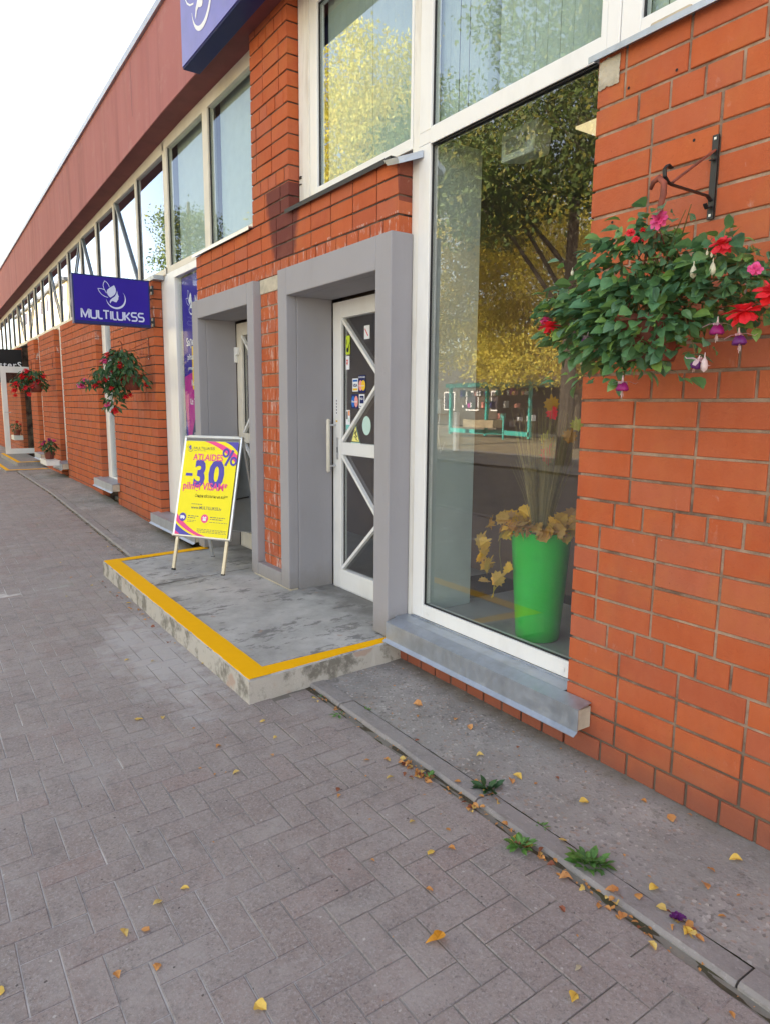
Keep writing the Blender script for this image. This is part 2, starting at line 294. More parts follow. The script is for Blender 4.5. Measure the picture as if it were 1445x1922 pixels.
# glass
def glass(name,gain=1.9,tint=(.82,.86,.84),bumpy=.0,refl=(.95,.96,1)):
    k=NM(name); fr=k.n('ShaderNodeFresnel'); fr.inputs[0].default_value=1.5
    g=k.n('ShaderNodeNewGeometry'); fac=k.math('MULTIPLY',k.math('MULTIPLY',fr.outputs[0],gain,clamp=True),k.math('SUBTRACT',1.0,g.outputs['Backfacing']))
    gl=k.n('ShaderNodeBsdfGlossy'); gl.inputs['Roughness'].default_value=0.0; gl.inputs[0].default_value=(*refl,1)
    if bumpy:
        b=k.n('ShaderNodeBump'); b.inputs['Strength'].default_value=bumpy; b.inputs['Distance'].default_value=.02; k.l(k.noise(1.3,2),b.inputs['Height']); k.l(b.outputs[0],gl.inputs['Normal'])
    tr=k.n('ShaderNodeBsdfTransparent'); tr.inputs[0].default_value=(*tint,1)
    df=k.n('ShaderNodeBsdfDiffuse'); df.inputs[0].default_value=(.6,.6,.6,1)
    m0=k.n('ShaderNodeMixShader'); k.l(k.ramp(k.noise(70,4,.7),[(.60,.004),(.78,.03)]),m0.inputs[0]); k.l(tr.outputs[0],m0.inputs[1]); k.l(df.outputs[0],m0.inputs[2])
    m=k.n('ShaderNodeMixShader'); k.l(fac,m.inputs[0]); k.l(m0.outputs[0],m.inputs[1]); k.l(gl.outputs[0],m.inputs[2]); k.l(m.outputs[0],k.out.inputs[0]); return k.m
M['glass']=glass('window_glass',2.6,(.95,.975,.965),bumpy=.03); M['glass_up']=glass('upper_glass',2.4,(.94,.97,.96),bumpy=.04,refl=(.74,.84,1.0)); M['glass_dim']=glass('screened_glass',1.0,(.94,.97,.96),refl=(.74,.84,1.0)); M['glass_clear']=glass('clear_glass',.55,(.96,.98,.98))
def leafmat(name,cols,rough=.5,trans=.25):
    k=NM(name); r=rnd(k); st=[(i/(max(1,len(cols)-1)),c) for i,c in enumerate(cols)]; c=k.ramp(r,st)
    c=k.mix(k.ramp(k.noise(60,3),[(.4,0.0),(.7,.3)]),c,tuple(x*.55 for x in cols[0]))
    return k.bsdf(c,rough,trans=trans)
M['leaf']=leafmat('basket_leaf',[(.09,.20,.08),(.13,.28,.10),(.09,.23,.13),(.24,.40,.09),(.06,.15,.07),(.15,.28,.16)],.42)
M['leaf_dark']=leafmat('begonia_leaf',[(.03,.08,.03),(.045,.12,.045),(.07,.16,.045)],.45)
M['petal_red']=leafmat('red_petal',[(.85,.03,.04),(.9,.05,.08),(.75,.02,.02)],.5,.3)
M['petal_pink']=leafmat('pink_petal',[(.85,.08,.28),(.8,.12,.35)],.5,.3)
M['sepal']=leafmat('pale_sepal',[(.85,.55,.62),(.85,.72,.70)],.5,.3)
M['violet']=leafmat('violet_petal',[(.10,.01,.14),(.16,.02,.18)],.5,.15)
M['magenta']=leafmat('magenta_petal',[(.36,.01,.18),(.28,.01,.16)],.5,.15)
M['bud']=leafmat('cream_bud',[(.75,.72,.50),(.8,.76,.6)],.5,.2)
M['stem']=plain('green_stem',(.16,.12,.04),.7)
M['autumn']=leafmat('autumn_leaf',[(.82,.44,.03),(.88,.52,.05),(.62,.36,.14),(.84,.46,.03),(.55,.32,.17),(.88,.56,.06)],.6,.25)
for nm,cs in dict(y=[(.62,.44,.12),(.7,.5,.15)],Y=[(.75,.50,.08),(.8,.55,.12)],o=[(.55,.24,.06),(.62,.30,.09)],O=[(.62,.28,.09),(.68,.34,.12)],b=[(.26,.08,.04),(.3,.11,.05)],p=[(.48,.40,.26),(.5,.42,.3)],G=[(.72,.30,.02),(.78,.36,.02)]).items(): M['fl_'+nm]=leafmat('fallen_leaf_'+nm,cs,.6,.15)
M['weed']=leafmat('weed_leaf',[(.10,.24,.05),(.14,.30,.06),(.08,.18,.05)],.6,.2)
M['greenpot']=plain('green_pot',(.02,.60,.06),.38,var=.05,bstr=.1,bdist=.003,coat=.3)
M['tpot']=plain('brown_plastic_pot',(.16,.035,.02),.5)
M['straw']=leafmat('dry_grass',[(.30,.22,.10),(.38,.29,.14),(.22,.17,.08)],.8,.1)
M['tree_y']=leafmat('yellow_tree_leaf',[(.84,.72,.12),(.72,.66,.12),(.88,.70,.12),(.52,.52,.10)],.6,.42)
M['tree_g']=leafmat('green_tree_leaf',[(.10,.16,.03),(.16,.22,.04),(.07,.11,.03),(.34,.31,.05)],.6,.3)
M['tree_o']=leafmat('orange_tree_leaf',[(.50,.22,.02),(.48,.30,.03),(.42,.12,.02)],.6,.3)
M['bark']=plain('bark',(.10,.08,.06),.9,var=.4,scale=9,bstr=.8,bdist=.03)
M['asphalt']=plain('asphalt',(.13,.125,.13),.9,var=.25,scale=3,bstr=.6,bdist=.006)
M['sand']=plain('dry_verge',(.36,.30,.20),.95,var=.25,scale=2,bstr=.6,bdist=.01)
M['floor']=plain('shop_floor',(.36,.36,.35),.5,var=.1)
M['matdark']=plain('dark_mat',(.045,.042,.042),.9)
M['inwall']=plain('inner_wall_dark',(.20,.13,.10),.9,var=.2,scale=1.5)
M['inpanel']=plain('inner_white_panel',(.50,.56,.54),.6,var=.05)
M['blind']=plain('fabric_blind',(.40,.47,.43),.9,var=.06,scale=10)
M['ceil']=plain('dark_ceiling',(.10,.075,.06),.9)
M['teal']=plain('teal_paint',(.05,.42,.38),.5)
M['cream_wall']=plain('pale_yellow_render',(.62,.50,.27),.9)
M['drk']=plain('dark_shop_inside',(.05,.04,.05),.9)
M['roof']=plain('roof_felt',(.08,.08,.08),.9)
k=NM('lamp_light'); e=k.n('ShaderNodeEmission'); e.inputs[0].default_value=(1,.76,.42,1); e.inputs[1].default_value=.22; k.l(e.outputs[0],k.out.inputs[0]); M['lamp']=k.m

# ================================================================== GROUND
def rise(x): return 0 if x>-4.3 else min(.15, -(x+4.3)*.029)
def gz(x,y): return rise(x) + .04*max(-3.2,min(0,y))
def slz(y): return .122+.035*min(0,y)
def sheet(name,x0,x1,y0,y1,dx,dy,f,m,parent=None,thick=.03,**k):
    nx=max(1,int(round((x1-x0)/dx))); ny=max(1,int(round((y1-y0)/dy))); vs=[];fs=[]
    for i in range(nx+1):
        for j in range(ny+1):
            x=x0+(x1-x0)*i/nx; y=y0+(y1-y0)*j/ny; vs.append((x,y,f(x,y)))
    for i in range(nx):
        for j in range(ny): a=i*(ny+1)+j; fs.append((a,a+ny+1,a+ny+2,a+1))
    b=MB(); b.add(vs,fs); return b.build(name,m,parent,smooth=True,**k)

sheet('ground',-160,60,-90,60,2,2,lambda x,y:gz(x,y)-.09-.0*x,M['sand'],kind='structure')
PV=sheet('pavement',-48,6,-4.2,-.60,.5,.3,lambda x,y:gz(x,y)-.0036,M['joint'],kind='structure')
sheet('street',-120,30,-9.6,-4.3,2,.9,lambda x,y:gz(x,y)-.06,M['asphalt'],kind='structure')
sheet('far_pavement',-120,30,-13.4,-9.8,2,.9,lambda x,y:gz(x,y)-.02,M['kerb'],kind='structure')
kb=empty('street_kerb',kind='structure')
for i in range(52):
    x=-46+i; MB().box((x+.005,-4.32,gz(x,-4.3)-.12),(x+.995,-4.2,gz(x,-4.3)+.002)).build('kerb_stone',M['kerb'],kb)
# pavers, herringbone along the wall
def paver_mesh(lx,ly,name):
    g=.0017; c=.0026; h=.03
    b=MB(); x0,y0,x1,y1=g,g,lx-g,ly-g
    vs=[(x0+c,y0+c,0),(x1-c,y0+c,0),(x1-c,y1-c,0),(x0+c,y1-c,0),(x0,y0,-c),(x1,y0,-c),(x1,y1,-c),(x0,y1,-c),(x0,y0,-h),(x1,y0,-h),(x1,y1,-h),(x0,y1,-h)]
    fs=[(0,1,2,3)]+[(4+i,4+(i+1)%4,(i+1)%4,i) for i in range(4)]+[(8+i,8+(i+1)%4,4+(i+1)%4,4+i) for i in range(4)]
    b.add(vs,fs); return b.mesh(name,M['paver']),vs,fs
PH,pvh,pf=paver_mesh(.2,.1,'paver_long'); PW,pvv,_=paver_mesh(.1,.2,'paver_cross')
pav=[]
for i in range(-150,34):
    for j in range(-42,-5):
        d=(i-j)%4
        if d==0: lx,ly,me,vs=.2,.1,PH,pvh
        elif d==3: lx,ly,me,vs=.1,.2,PW,pvv
        else: continue
        x=i*.1+.03; y=j*.1-.035
        if y+ly>-.632: 
            continue
        pav.append((x,y,lx,ly,me,vs))
# the last row against the gutter: cut pavers fill up to the seam
vis=[];oth=[]
for p in pav:
    c=(p[0]+p[2]/2,p[1]+p[3]/2); q=(c[0],c[1],gz(*c)); 
    if -4.5<c[0]<-1.2 and c[1]>-.86: continue     # under the step
    (vis if inframe(q,60) else oth).append((px(q)[2],p))
vis.sort(key=lambda t:t[0])
rp=random.Random(3)
def pz(x,y): return gz(x,y)+rp.uniform(-.0012,.0012)
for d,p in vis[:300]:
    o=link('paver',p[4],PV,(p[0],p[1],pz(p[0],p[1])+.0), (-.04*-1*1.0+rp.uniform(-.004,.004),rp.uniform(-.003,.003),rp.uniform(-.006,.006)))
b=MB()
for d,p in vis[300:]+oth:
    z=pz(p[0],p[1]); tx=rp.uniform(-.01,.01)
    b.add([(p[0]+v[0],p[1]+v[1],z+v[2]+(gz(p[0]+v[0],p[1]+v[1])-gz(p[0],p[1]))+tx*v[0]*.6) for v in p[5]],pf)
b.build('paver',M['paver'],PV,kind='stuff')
# pavement border: cut pavers filling the sawtooth against the seam
b=MB(); x=-15.0
while x<3.3:
    L=rp.choice((.1,.1,.2)); c=(x+L/2,-.66)
    if not(-4.5<c[0]<-1.2):
        z=gz(*c)-.0022
        b.box((x+.003,-.74,z-.03),(x+L-.003,-.634,z))
    x+=L
b.build('cut_paver',M['paver'],PV,kind='stuff')

AP=None
def apz(x,y):
    n=noise.noise((x*2.2,y*2.2,0))*.006+noise.noise((x*14,y*14,3))*.0028+noise.noise((x*45,y*45,9))*.0016
    return gz(x,y)+.006+n
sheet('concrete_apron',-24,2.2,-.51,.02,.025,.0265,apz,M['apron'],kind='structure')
KE=empty('kerb',kind='structure')
kx=-24.0
while kx<2.3:
    L=1.0 if kx<-5 else 1.02
    if not (-4.5<kx<-1.2 and -4.5<kx+L<-1.2):
        a=max(kx,-1.25) if kx<-1.2<kx+L else kx
        e=min(kx+L,-4.43) if kx<-4.43<kx+L else kx+L
        j=rp.uniform(-.003,.003); g=MB()
        n=8
        for s in range(n):
            xa=a+(e-a)*s/n+(.004 if s==0 else 0); xb=a+(e-a)*(s+1)/n-(.004 if s==n-1 else 0)
            def pr(x): 
                w=noise.noise((x*6,1,0))*.004; z=gz(x,-.55)+.012+j+noise.noise((x*5,7,0))*.002
                return [(-.603+w,z-.16),(-.603+w,z-.010),(-.592+w,z),(-.516+w,z),(-.506+w,z-.008),(-.506,z-.16)]
            A=pr(xa);B=pr(xb); vs=[(xa,*q) for q in A]+[(xb,*q) for q in B]
            g.add(vs,[(q,q+1,q+7,q+6) for q in range(5)]+([(5,4,3,2,1,0)] if s==0 else [])+([(6,7,8,9,10,11)] if s==n-1 else []))
        g.build('kerb_stone',M['kerb'],KE)
    kx+=L
# dirt-filled gutter seam
def seam(x,y): return gz(x,y)-.004+noise.noise((x*9,y*60,0))*.006
sheet('gutter_dirt',-24,2.2,-.637,-.600,.03,.0092,seam,M['dirt'],kind='stuff')
sheet('seam_dirt',-24,2.2,-.511,-.494,.04,.0085,lambda x,y:gz(x,y)+.0005+noise.noise((x*5,y*40,0))*.013,M['dirt'],kind='stuff')

# ------------------------------------------------------------------ entrance step
ST=empty('concrete_step',(0,0,0),label='low concrete landing with a bright yellow painted edge in front of both grey doorways',cat='step')
def edge(t,a): return noise.noise((t*7,a,0))*.006+noise.noise((t*23,a,4))*.003
poly=[]
N=60
XL,XR,YF=-4.44,-1.217,-.955
for i in range(N+1): t=i/N; x=XL+(XR-XL)*t; poly.append((x,YF+edge(x,1)))
for i in range(1,16): t=i/15; poly.append((XR-.03*t+edge(t*2,2),YF+(.02-YF)*t))
poly+=[(XR-.03,.30),(XL+.02,.30)]
for i in range(15,0,-1): t=i/15; poly.append((XL+.0+edge(t*2,3),YF+(.02-YF)*t))
b=MB(); n=len(poly)
ring=[]
for (x,y) in poly: ring.append((x,y,slz(y)-.008))
cx_,cy_=(XL+XR)/2,-.4
def inset(x,y,d): 
    vx,vy=(cx_-x),(cy_-y); return (x+ (d if vx>0 else -d), y+(d if vy>0 else -d)) if True else None
top=[(*inset(x,y,.008),slz(y)) for x,y in poly]
flare=[(x+(-.015 if x<cx_ else .02*(1 if y>-.2 else .4)), y-.004, -.12+noise.noise((x*9,y*9,5))*.004) for x,y in poly]
b.add(top+ring+flare,[tuple(range(n))]+[(n+i,n+(i+1)%n,(i+1)%n,i) for i in range(n)]+[(2*n+i,2*n+(i+1)%n,n+(i+1)%n,n+i) for i in range(n)])
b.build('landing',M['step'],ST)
def strip(pts_out,pts_in,name):
    g=MB(); vs=[];m=len(pts_out)
    for (x,y) in pts_out: vs.append((x,y,slz(y)+.0035))
    for (x,y) in pts_in: vs.append((x,y,slz(y)+.0035))
    for (x,y) in pts_out: vs.append((x,y,slz(y)-.004))
    g.add(vs,[(i,i+1,m+i+1,m+i) for i in range(m-1)]+[(2*m+i,2*m+i+1,i+1,i) for i in range(m-1)]); return g.build(name,M['yellow'],ST)
xs=[XL+.004+(XR-XL-.008)*i/90 for i in range(91)]
strip([(x,YF+.006+edge(x,1)+abs(noise.noise((x*30,5,5)))*.004) for x in xs],[(x,YF+.128+noise.noise((x*8,9,0))*.003) for x in xs],'painted_line')
ys=[YF+.125+(-.03-YF-.125)*i/30 for i in range(31)]
strip([(XR-.008-.03*(y-YF)/(-YF)+edge(y,2)*.6,y) for y in ys],[(XR-.125+.03*(y-YF)/(-YF),y) for y in ys],'painted_line')
strip([(XL+.012,y) for y in ys],[(XL+.125-.0*(y-YF),y) for y in ys],'painted_line')
# crack across the landing
g=MB(); m=30
vs=[]
for i in range(m+1):
    t=i/m; y=YF+.14+(-.02-YF-.14)*t; x=-3.33-.05*t+noise.noise((t*6,0,2))*.03; wd=.004+.003*noise.noise((t*20,1,1)); vs+=[(x-wd,y,slz(y)+.001),(x+wd,y,slz(y)+.001)]
g.add(vs,[(2*i,2*i+1,2*i+3,2*i+2) for i in range(m)]); g.build('crack',M['dirt'],ST)

# ================================================================== BUILDING
BD=empty('shop_building',(0,0,0),label='long single-storey red brick shop building with grey doorways, tall windows and a maroon fascia',cat='building')
BRH,DEP=.0885,.10
_bm={}
def brick_mesh(L,D=DEP,H=BRH):
    key=(round(L,3),round(D,3))
    if key in _bm: return _bm[key]
    c=.0025; x0,x1,z0,z1=0,L,0,H
    vs=[(x0+c,0,z0+c),(x1-c,0,z0+c),(x1-c,0,z1-c),(x0+c,0,z1-c),(x0,c,z0),(x1,c,z0),(x1,c,z1),(x0,c,z1),(x0,D,z0),(x1,D,z0),(x1,D,z1),(x0,D,z1)]
    fs=[(0,1,2,3)]+[(4+i,4+(i+1)%4,(i+1)%4,i) for i in range(4)]+[(8+i,8+(i+1)%4,4+(i+1)%4,4+i) for i in range(4)]
    b=MB(); b.add(vs,fs); _bm[key]=(b.mesh('brick_shape',M['brick']),vs,fs); return _bm[key]
rb=random.Random(11)
def row_joints(k,x0,x1,ax=0.0):
    """joint positions of a brick course: header course every fifth, stacked stretchers between"""
    kk=(k-2)%5
    if kk==0: a,p=ax+.195,.13
    elif ((k-3)//5)%2==0: a,p=ax+.13,.26
    else: a,p=ax+.0,.26
    js=[]; n=math.ceil((x0-a)/p); x=a+n*p
    while x<x1-.001: 
        if x>x0+.035: js.append(x)
        x+=p
    if kk==0: js=[j for j in js if j>=ax+.19 or j<ax-.001]
    if js and x1-js[-1]<.04: js.pop()
    return [x0]+js+[x1]
def bricks(parent,x0,x1,k0,k1,single=True,ax=None,y=0,into=None,joints=None):
    ax=x0 if ax is None else ax; out=into if into is not None else MB()
    for k in range(k0,k1):
        js=row_joints(k,x0,x1,ax) if joints is None else joints(k)
        for a,b_ in zip(js[:-1],js[1:]):
            L=b_-a-(.012 if single else .013)
            if L<.02: continue
            me,vs,fs=brick_mesh(L); dy=rb.uniform(-.0016,.0016); dz=rb.uniform(-.001,.001)
            loc=(a+.005,y+dy,.3+.1*k+.006+dz)
            if single: link('brick',me,parent,loc,(rb.uniform(-.004,.004),rb.uniform(-.003,.003),rb.uniform(-.003,.003)))
            else: out.add([(loc[0]+v[0],loc[1]+v[1],loc[2]+v[2]) for v in vs],fs)
    return out
def wall(x0,x1,z0,z1,y=0,depth=.25,m='mortar',ins=.015,name='brick_wall'):
    return MB().box((x0+ins,y+.007,z0),(x1-ins,y+depth,z1)).build(name,M[m],BD)
# near pier (right of the picture)
W_=wall(0,3.2,-.12,2.775); 
bricks(W_,0,1.52,-4,24+1-0,True,ax=0)
bricks(W_,1.52,3.2,-4,24,False,ax=1.52).build('brick',M['brick'],W_,kind='stuff')
# drill holes and a lump of plaster in the top corner
g=MB()
for (x,z) in ((.15,2.63),(.345,2.62),(.11,2.17),(.23,2.16),(.43,2.37),(.255,2.16)):
    g.lathe([(0,0),(.0055,0)],(0,0,0),8); 
    n0=len(g.v)-16
    for i in range(n0,len(g.v)): p=g.v[i]; g.v[i]=(x+p[0],-.0024,z+p[1])
g.build('drill_hole',M['ink_black'],W_,kind='stuff')
g=MB(); nn=10
for i in range(nn+1):
    for j in range(nn+1):
        u,v=i/nn,j/nn; g.v.append((.012+.095*u+noise.noise((v*5,0,1))*.01,-.004-.010*max(0,noise.noise((u*5,v*5,3))+.4)*(1 if 0<i<nn and 0<j<nn else 0),2.665+.10*v+noise.noise((u*6,0,7))*.012))
for i in range(nn):
    for j in range(nn): a=i*(nn+1)+j; g.f.append((a,a+nn+1,a+nn+2,a+1)); g.mi.append(0)
g.build('plaster_patch',M['plaster'],W_,smooth=True)
# cap flashing on the near pier
g=MB(); g.box((-.015,-.035,2.778),(3.2,.09,2.784)); g.box((-.015,-.037,2.762),(3.2,-.034,2.784)); g.build('cap_flashing',M['galv'],BD)
g=MB(); g.box((.20,.03,2.785),(.36,.07,2.835)); g.box((.16,.03,2.785),(.21,.065,2.81)); g.build('mounting_foam',M['foam'],BD,bevel=.008)

# wall between and over the doorways
WD=wall(-4.51,-1.30,2.30,2.79,depth=.3,m='mortar_dark')
bricks(WD,-4.51,-1.30,21,25,True,ax=-4.50,joints=lambda k:(lambda js:js)(row_joints({21:22,22:23,23:24,24:25}[k],-4.51,-1.30,-4.51)))
MB().box((-3.10,.007,-.05),(-2.70,.3,2.30)).build('brick_core',M['mortar'],WD)
def sj(k): return [-3.115,-2.99,-2.86,-2.70] if k%2 else [-3.115,-2.862,-2.70]
bricks(WD,-3.115,-2.70,-1,20,True,joints=sj)
MB().box((-3.11,-.004,2.295),(-2.70,.05,2.40)).build('plaster_patch',M['plaster'],WD,bevel=.004)
# pillar between the upper windows
WP=wall(-3.236,-2.615,2.79,4.16,depth=.3,m='mortar_dark')
bricks(WP,-3.236,-2.615,25,39,True,ax=-3.40)
# piers to the left
for i,(xa,xb,sg) in enumerate(((-7.89,-5.905,0),(-11.50,-8.785,0),(-13.95,-12.14,0),(-15.55,-14.62,0),(-30,-17.3,0))):
    zt=2.80
    Wl=wall(xa,xb,-.1,zt,depth=.25,m='mortar_dark' )
    if i<4: bricks(Wl,xa,xb,-4,25,False,ax=xb-.26*10).build('brick',M['brick'],Wl,kind='stuff')
    else: bricks(Wl,xa,xb,-4,25,False,ax=xb).build('brick',M['brick'],Wl,kind='stuff')

# grey rendered doorway surrounds
def portal(x0,x1,zt,xi0,xi1,zi,yb=.27,name='door_surround'):
    g=MB(); y=-.06; z0=.128
    g.box((x0,y,z0),(xi0,.02,zt)); g.box((xi1,y,z0),(x1,.085,zt)); g.box((xi0,y,zi),(xi1,.02,zt))
    g.box((x0+.03,.02,z0-.02),(xi0,yb,zi+.1)); g.box((xi1,.0201,z0-.02),(x1-.03,yb,zi+.1)); g.box((xi0,.02,zi),(xi1,yb,zi+.1))
    return g.build(name,M['render'],BD,bevel=.006)
portal(-2.69,-1.285,2.405,-2.555,-1.44,2.22,yb=.305)
portal(-4.495,-3.115,2.395,-4.35,-3.235,2.235,yb=.305)
MB().box((-3.113,-.0595,.13),(-2.692,.01,.228)).build('surround_plinth',M['render'],BD,bevel=.006)
g=MB(); g.box((-3.22,-.050,.06),(-2.56,.02,.134)); g.build('rough_footing',M['plaster'],BD,bevel=.01)

# doors
def poly3(g,pts,y): g.add([(p[0],y,p[1]) for p in pts],[tuple(range(len(pts)))])
def door(x0,x1,z0,z1,yf,mat,hinge_left=False):
    fr=MB(); w_=.115
    zm=(1.118,1.208)
    fr.box((x0,yf,z0),(x0+w_,yf+.05,z1)); fr.box((x1-w_,yf,z0),(x1,yf+.05,z1)); fr.box((x0+w_,yf,z1-.115),(x1-w_,yf+.05,z1)); fr.box((x0+w_,yf,z0),(x1-w_,yf+.05,z0+.16)); fr.box((x0+w_,yf,zm[0]),(x1-w_,yf+.05,zm[1]))
    D=fr.build('door',M[mat],BD,bevel=.004)
    xa,xb=x0+w_,x1-w_; xm=xa+.50
    for (za,zb,) in ((zm[1],z1-.115),(z0+.16,zm[0])):
        zc=(za+zb)/2
        for p,q in (((xa,zb),(xm,zc)),((xm,zc),(xa,za)),((xb,zb),(xm+.0,zc)),((xm,zc),(xb,za))):
            MB().bar((p[0],yf+.012,p[1]),(q[0],yf+.012,q[1]),.022,.026,up=(0,1,0)).build('glazing_bar',M['white'],D)
        MB().box((xa-.005,yf+.028,za-.005),(xb+.005,yf+.034,zb+.005)).build('pane',M['glass'],D)
        MB().box((xa-.002,yf+.022,za),(xa+.008,yf+.027,zb)).build('seal',M['rubber'],D)
    MB().box((xa,yf+.035,z0),(xb,yf+.04,z0+.01)).build('threshold',M['alu'],D)
    return D
D1=door(-2.552,-1.44,.10,2.20,.31,'white')
g=MB(); hx=-2.512
g.tube([(hx,.25,.99),(hx,.245,1.0),(hx,.245,1.36),(hx,.25,1.37)],.014,10); g.build('handle',M['cream'],D1,smooth=True)
g=MB(); g.tube([(hx,.245,1.03),(hx,.31,1.03)],.007,8); g.tube([(hx,.245,1.33),(hx,.31,1.33)],.007,8); g.box((hx+.022,.303,1.08),(hx+.042,.31,1.24)); g.build('handle_mount',M['alu'],D1)
g=MB(); g.box((hx+.027,.3015,1.13),(hx+.037,.3029,1.17)); g.build('keyhole',M['ink_black'],D1)
D2=door(-4.352,-3.235,.10,2.215,.31,'cream')
g=MB(); g.box((-4.349,.28,1.86),(-4.325,.309,2.00)); g.box((-4.323,.28,1.93),(-4.28,.309,2.00)); g.build('hinge',M['white'],D2,bevel=.003)

# ------------------------------------------------------------------ lettering helpers
_deps=None
def text_me(txt,size,mat,bold=0.0,spacing=1.0,shear=0.0,align='LEFT',sx=1.0):
    cu=bpy.data.curves.new('lettering','FONT'); cu.body=txt; cu.size=size; cu.offset=bold*size; cu.space_character=spacing; cu.shear=shear; cu.align_x=align; cu.resolution_u=3
    o=bpy.data.objects.new('tmp',cu); me=bpy.data.meshes.new_from_object(o)
    bpy.data.objects.remove(o); bpy.data.curves.remove(cu); me.materials.clear(); me.materials.append(M[mat])
    if sx!=1: me.transform(Matrix.Diagonal((sx,1,1,1)))
    return me
def frame_mat(o,ux,uz):
    ux=Vector(ux).normalized(); uy=Vector(uz).normalized(); n=ux.cross(uy)
    return Matrix.Translation(Vector(o)) @ Matrix((ux,uy,n)).transposed().to_4x4()
def put(me,name,parent,F,x,y,d=.001,label=None):
    me.transform(F @ Matrix.Translation((x,y,d))); o=link(name,me,parent)
    if label: o['label']=label
    return o
def shape(pts,name,mat,parent,F,d=.001,s=1.0,ox=0,oy=0):
    g=MB(); g.add([tuple(F @ Vector((ox+p[0]*s,oy+p[1]*s,d))) for p in pts],[tuple(range(len(pts)))]); return g.build(name,M[mat],parent)
def ribbon(pts,wd,closed=False):
    """outline quads of a stroke, local coordinates"""
    v=[];f=[]
    P=[Vector(p).to_2d() if len(p)>2 else Vector(p) for p in pts]; n=len(P)
    for i,p in enumerate(P):
        a=P[(i-1)%n] if (i>0 or closed) else p; b=P[(i+1)%n] if (i<n-1 or closed) else p
        d1=(p-a).normalized() if (p-a).length>0 else (b-p).normalized(); d2=(b-p).normalized() if (b-p).length>0 else d1
        t=(d1+d2); t=t.normalized() if t.length>1e-6 else d1; nn=Vector((-t.y,t.x)); s=1/max(.45,nn.dot(Vector((-d1.y,d1.x))))
        w2=(wd[i] if isinstance(wd,(list,tuple)) else wd)/2*s
        v+=[p+nn*w2,p-nn*w2]
    m=n if closed else n-1
    for i in range(m): j=(i+1)%n; f.append((2*i+1,2*j+1,2*j,2*i))
    return v,f
def strokes(list_,name,mat,parent,F,ox,oy,s,wd,d=.001):
    g=MB(); k_=0
    for pts in list_:
        v,f=ribbon([(p[0]*s+ox,p[1]*s+oy) for p in pts],wd); g.add([tuple(F @ Vector((q.x,q.y,d+k_*.0002))) for q in v],f); k_+=1
    return g.build(name,M[mat],parent)
def arc(cx,cy,rx,ry,a0,a1,n=10): return [(cx+rx*math.cos(R(a0+(a1-a0)*i/n)),cy+ry*math.sin(R(a0+(a1-a0)*i/n))) for i in range(n+1)]
GL={'M':(1.25,[[(0,0),(0,1),(.06,1),(.62,.15),(1.18,1),(1.25,1),(1.25,0)]]),
 'U':(1.0,[[(0,1),(0,.3)]+arc(.28,.28,.28,.28,180,270,5)+arc(.72,.28,.28,.28,270,360,5)+[(1,1)]]),
 'L':(.52,[[(0,1),(0,.25)]+arc(.25,.25,.25,.25,180,270,4)+[(.66,0)]]),
 'T':(1.0,[[(0,1),(1.0,1)],[(.5,.93),(.5,0)]]),'I':(.02,[[(0,0),(0,1)]]),
 'K':(.9,[[(0,0),(0,1)],[(.88,1),(.25,.5)],[(.25,.5),(.9,0)],[(0,.5),(.25,.5)]]),
 'S':(.95,[[(.93,1),(.25,1)]+arc(.25,.75,.25,.25,90,270,6)+arc(.7,.25,.25,.25,90,-90,6)+[(0,0)]])}
def word(w_,name,mat,parent,F,ox,oy,h,wd,gap=.33,sx=1.0,d=.001):
    ls=[];x=0
    for ch in w_:
        a,st=GL[ch]
        for s_ in st: ls.append([((x+p[0])*sx,p[1]) for p in s_])
        x+=a+gap
    strokes(ls,name,mat,parent,F,ox,oy,h,wd,d); return (x-gap)*h*sx
def emblem(parent,F,ox,oy,s,mat='ink_pale',mat2='ink_white',d=.001):
    """lotus-and-face emblem; drawn on a 0..1 square"""
    q=lambda x,y:((x-445)/380,(550-y)/380)
    cv=lambda L:[q(*p) for p in L]
    def line(L,w0): 
        L=cv(L); v,f=ribbon([(ox+p[0]*s,oy+p[1]*s) for p in L],w0*s,closed=False); g.add([tuple(F@Vector((p.x,p.y,d))) for p in v],f)
    g=MB()
    line([(603,262),(590,225),(568,198),(543,182),(524,215),(518,250),(527,290),(545,325),(560,350)],.022)
    g.build('emblem_petal',M[mat2],parent); g=MB()
    line([(530,303),(490,293),(447,295),(462,335),(490,370),(530,395),(578,408)],.022)
    g.build('emblem_petal',M[mat2],parent); g=MB()
    L=[];n=26
    for i in range(n+1):
        a=192+ (398-192)*i/n; L.append((683+133*math.cos(R(a)),410-138*math.sin(R(a))))
    L=cv(L); wd=[s*(.008+.062*math.sin(math.pi*min(1,(i+.5)/n))**1.3) for i in range(n+1)]
    v,f=ribbon([(ox+p[0]*s,oy+p[1]*s) for p in L],wd); g.add([tuple(F@Vector((p.x,p.y,d))) for p in v],f); g.build('emblem_ring',M[mat2],parent)
    shape(cv([(668,230),(688,275),(690,315),(678,350),(650,378),(612,405),(598,398),(576,372),(563,333),(574,300),(610,268)]),'emblem_leaf',mat,parent,F,d,s,ox,oy)
    shape(cv([(706,300),(712,345),(728,383),(719,396),(719,422),(708,436),(692,465),(668,462),(642,450),(622,458),(606,488),(597,470),(606,440),(634,414),(672,385),(696,345)]),'emblem_face',mat,parent,F,d,s,ox,oy)

